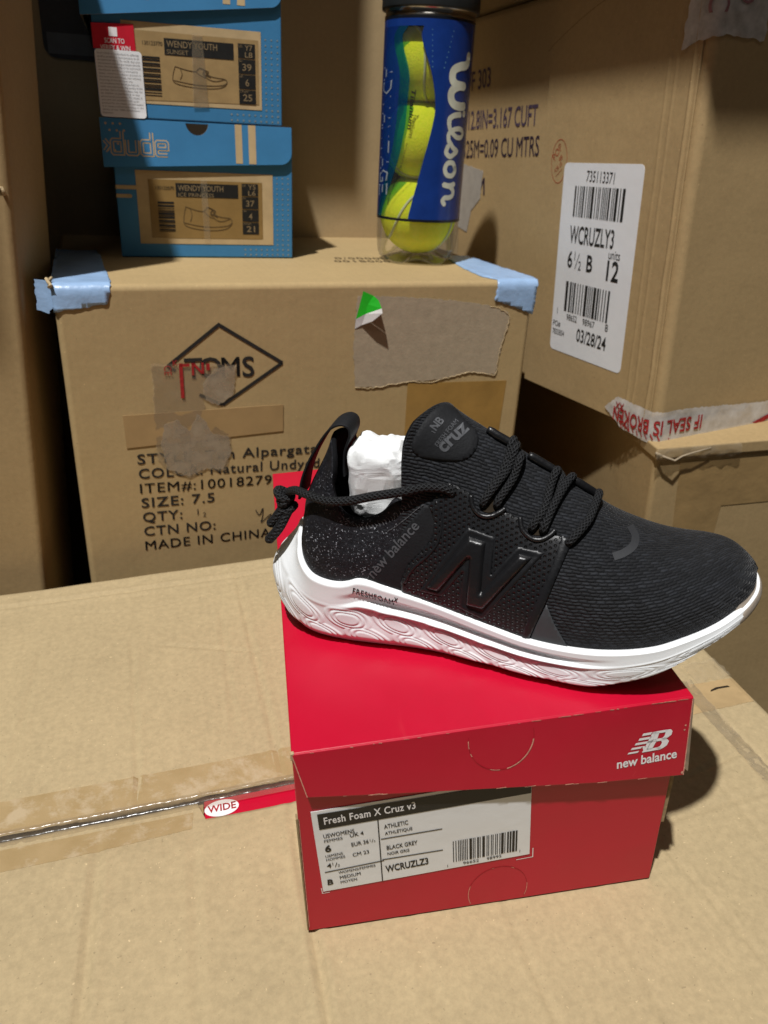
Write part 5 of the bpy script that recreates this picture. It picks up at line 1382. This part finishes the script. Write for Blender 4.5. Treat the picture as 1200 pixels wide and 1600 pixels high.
lace([(15.6, 4.45, .05), (15.85, 4.72, .2), (16.35, 5.45, .24), (16.60, 6.2, .24), (16.72, 6.8, .3), (16.7, 7.1, .05)])
lace([(14.3, 5.2, .1), (14.75, 5.9, .2), (15.0, 6.6, .2), (15.1, 7.4, .2), (15.0, 7.8, .02)], r=.17)
v3 = lambda x, y, z: Vector((x, -y, z))
lace([(10.3, 6.35, .0), (9.9, 6.56, .2), (9.0, 6.56, .24), v3(8.0, 2.6, 8.68), v3(6.65, 2.72, 8.42), v3(5.4, 2.72, 8.08), v3(4.24, 2.58, 7.93), v3(3.2, 2.15, 7.95), v3(2.35, 1.45, 7.8), v3(1.75, .95, 7.45), v3(1.4, .7, 7.0)], 90, .22)
# knot behind the heel with two cut ends
kn = []
for k in range(70):
    t = 2 * pi * 2 * k / 69 * .98
    kn.append(v3(1.45 + .30 * cos(t * 1.5) * (1 + .3 * sin(t)), .75 + .30 * sin(t * 1.5), 6.85 + .42 * sin(t * .5 + .4) + .12 * cos(3 * t)))
t = tube(kn, .24, 12); mesh('lace_knot', t[0], t[1], M_LACE, shoe, True, t[2])
for E_ in ([v3(1.5, .8, 6.75), v3(1.15, 1.05, 6.25), v3(.85, 1.1, 5.85), v3(.5, 1.1, 5.5)], [v3(1.6, .9, 6.4), v3(1.2, 1.3, 5.6), v3(.85, 1.45, 5.15), v3(.45, 1.45, 4.72)]):
    t = tube(spline(E_, 26), lambda q: .26 if q < .93 else .26 - (q - .93) * 1.6, 12); mesh('lace_end', t[0], t[1], M_LACE, shoe, True, t[2])
# pull loop at the heel
LP = spline([(2.2, 0, 7.0), (2.42, 0, 8.0), (2.78, 0, 8.9), (3.2, 0, 9.65), (3.7, 0, 10.4), (4.2, 0, 10.95), (4.7, 0, 11.15), (5.05, 0, 11.0), (5.1, 0, 10.6), (4.95, 0, 10.2), (4.75, 0, 9.6), (4.65, 0, 8.4)], 60)
V = []; F = []
for i, p in enumerate(LP):
    wd = .85 + .05 * sin(i * .2)
    t = (LP[min(59, i + 1)] - LP[max(0, i - 1)]).normalized(); nn = Vector((-t.z, 0, t.x))
    for yy, hh in ((-wd, -.06), (wd, -.06), (wd, .06), (-wd, .06)): V.append(p + nn * hh + Vector((0, yy, 0)))
for i in range(59):
    for k in range(4): a = i * 4 + k; b_ = i * 4 + (k + 1) % 4; F.append((a, b_, b_ + 4, a + 4))
lo = mesh('pull_loop', [sh(v) for v in V], F, M_SMOOTH, shoe, True)
bv = lo.modifiers.new('bevel', 'BEVEL'); bv.width = .03 * S; bv.segments = 2
# toe bumper: the outsole turned up in front of the toe
V = []; F = []; ids = [i for i in range(NP) if PL[i].x > 22.3 and (PL[i].y < 3.5)]
ids.sort(key=lambda i: -PL[i].y)
for i in ids:
    e = sstep(22.3, 23.4, PL[i].x) * sstep(3.5, 2.7, PL[i].y)
    for t in (0.0, .15, .3, .45, .6, .75, .9, 1.0):
        p = sole_pt(i, t); q = p + NRM[i] * (.035 * e - .05 * (1 - e)); q.z = p.z - (1 - e) * (t * (ztop(PL[i].x) - zbot(PL[i].x))) * .9; V.append(q)
    p = TOPR[i]; q = p - NRM[i] * .05; q.z += .16 * e - .3 * (1 - e); V.append(q)
for k in range(len(ids) - 1):
    for j in range(8): a = k * 9 + j; F.append((a, a + 1, a + 10, a + 9))
mesh('toe_bumper', [sh(v) for v in V], F, M_OUTS, shoe, True)

# crumpled paper stuffed in the opening
tp = thing('tissue_paper', 'crumpled white tissue paper stuffed in the collar of the black sneaker', 'tissue paper', SHM @ Matrix.Translation((6.45, 0.05, 5.6)))
V = []; F = []; na, nb = 110, 90
def spw(c, e): return math.copysign(abs(c) ** e, c)
def ridg(q): return 1 - abs(noise.noise(q)) * 2.2
for j in range(nb + 1):
    ph = -pi / 2 + pi * j / nb
    for i in range(na):
        th = 2 * pi * i / na
        cx = spw(cos(ph), .3); x = 1.55 * cx * spw(cos(th), .4); y = 1.70 * cx * spw(sin(th), .4); z = 2.6 + 1.9 * spw(sin(ph), .35)
        p = Vector((x, y, z)); q = Vector((x * .9 + 3, y * .9, z * .9))
        k = .12 * ridg(q * .7) + .075 * ridg(q * 1.3 + Vector((5, 1, 2))) + .022 * ridg(q * 2.9 + Vector((1, 7, 2)))
        d = Vector((x, y, (z - 2.6) * .6)).normalized()
        p += d * (k - .16)
        top = sstep(3.9, 4.5, z); p.z += top * (.30 * noise.noise(Vector((x * 1.6, y * 1.2, 4))) - .08 * (x + .5))
        V.append(p)
for j in range(nb):
    for i in range(na): F.append((j * na + i, j * na + (i + 1) % na, (j + 1) * na + (i + 1) % na, (j + 1) * na + i))
M_TISSUE = NT('tissue'); v_ = M_TISSUE.obj()
vo = M_TISSUE.n('ShaderNodeTexVoronoi', feature='DISTANCE_TO_EDGE'); M_TISSUE.set(vo.inputs['Vector'], M_TISSUE.mix(.02, v_, M_TISSUE.n('ShaderNodeTexNoise', i_Scale=90.0).outputs[1])); vo.inputs['Scale'].default_value = 130
M_TISSUE.p(Base_Color=(.86, .87, .87, 1), Roughness=.7, Normal=M_TISSUE.bump(M_TISSUE.math('ADD', vo.outputs[0], M_TISSUE.noise(v_, 160, 4, .6)), .35, .0015))
M_TISSUE.b.inputs['Specular IOR Level'].default_value = .25
tis = mesh('paper', V, F, M_TISSUE.m, tp, False)
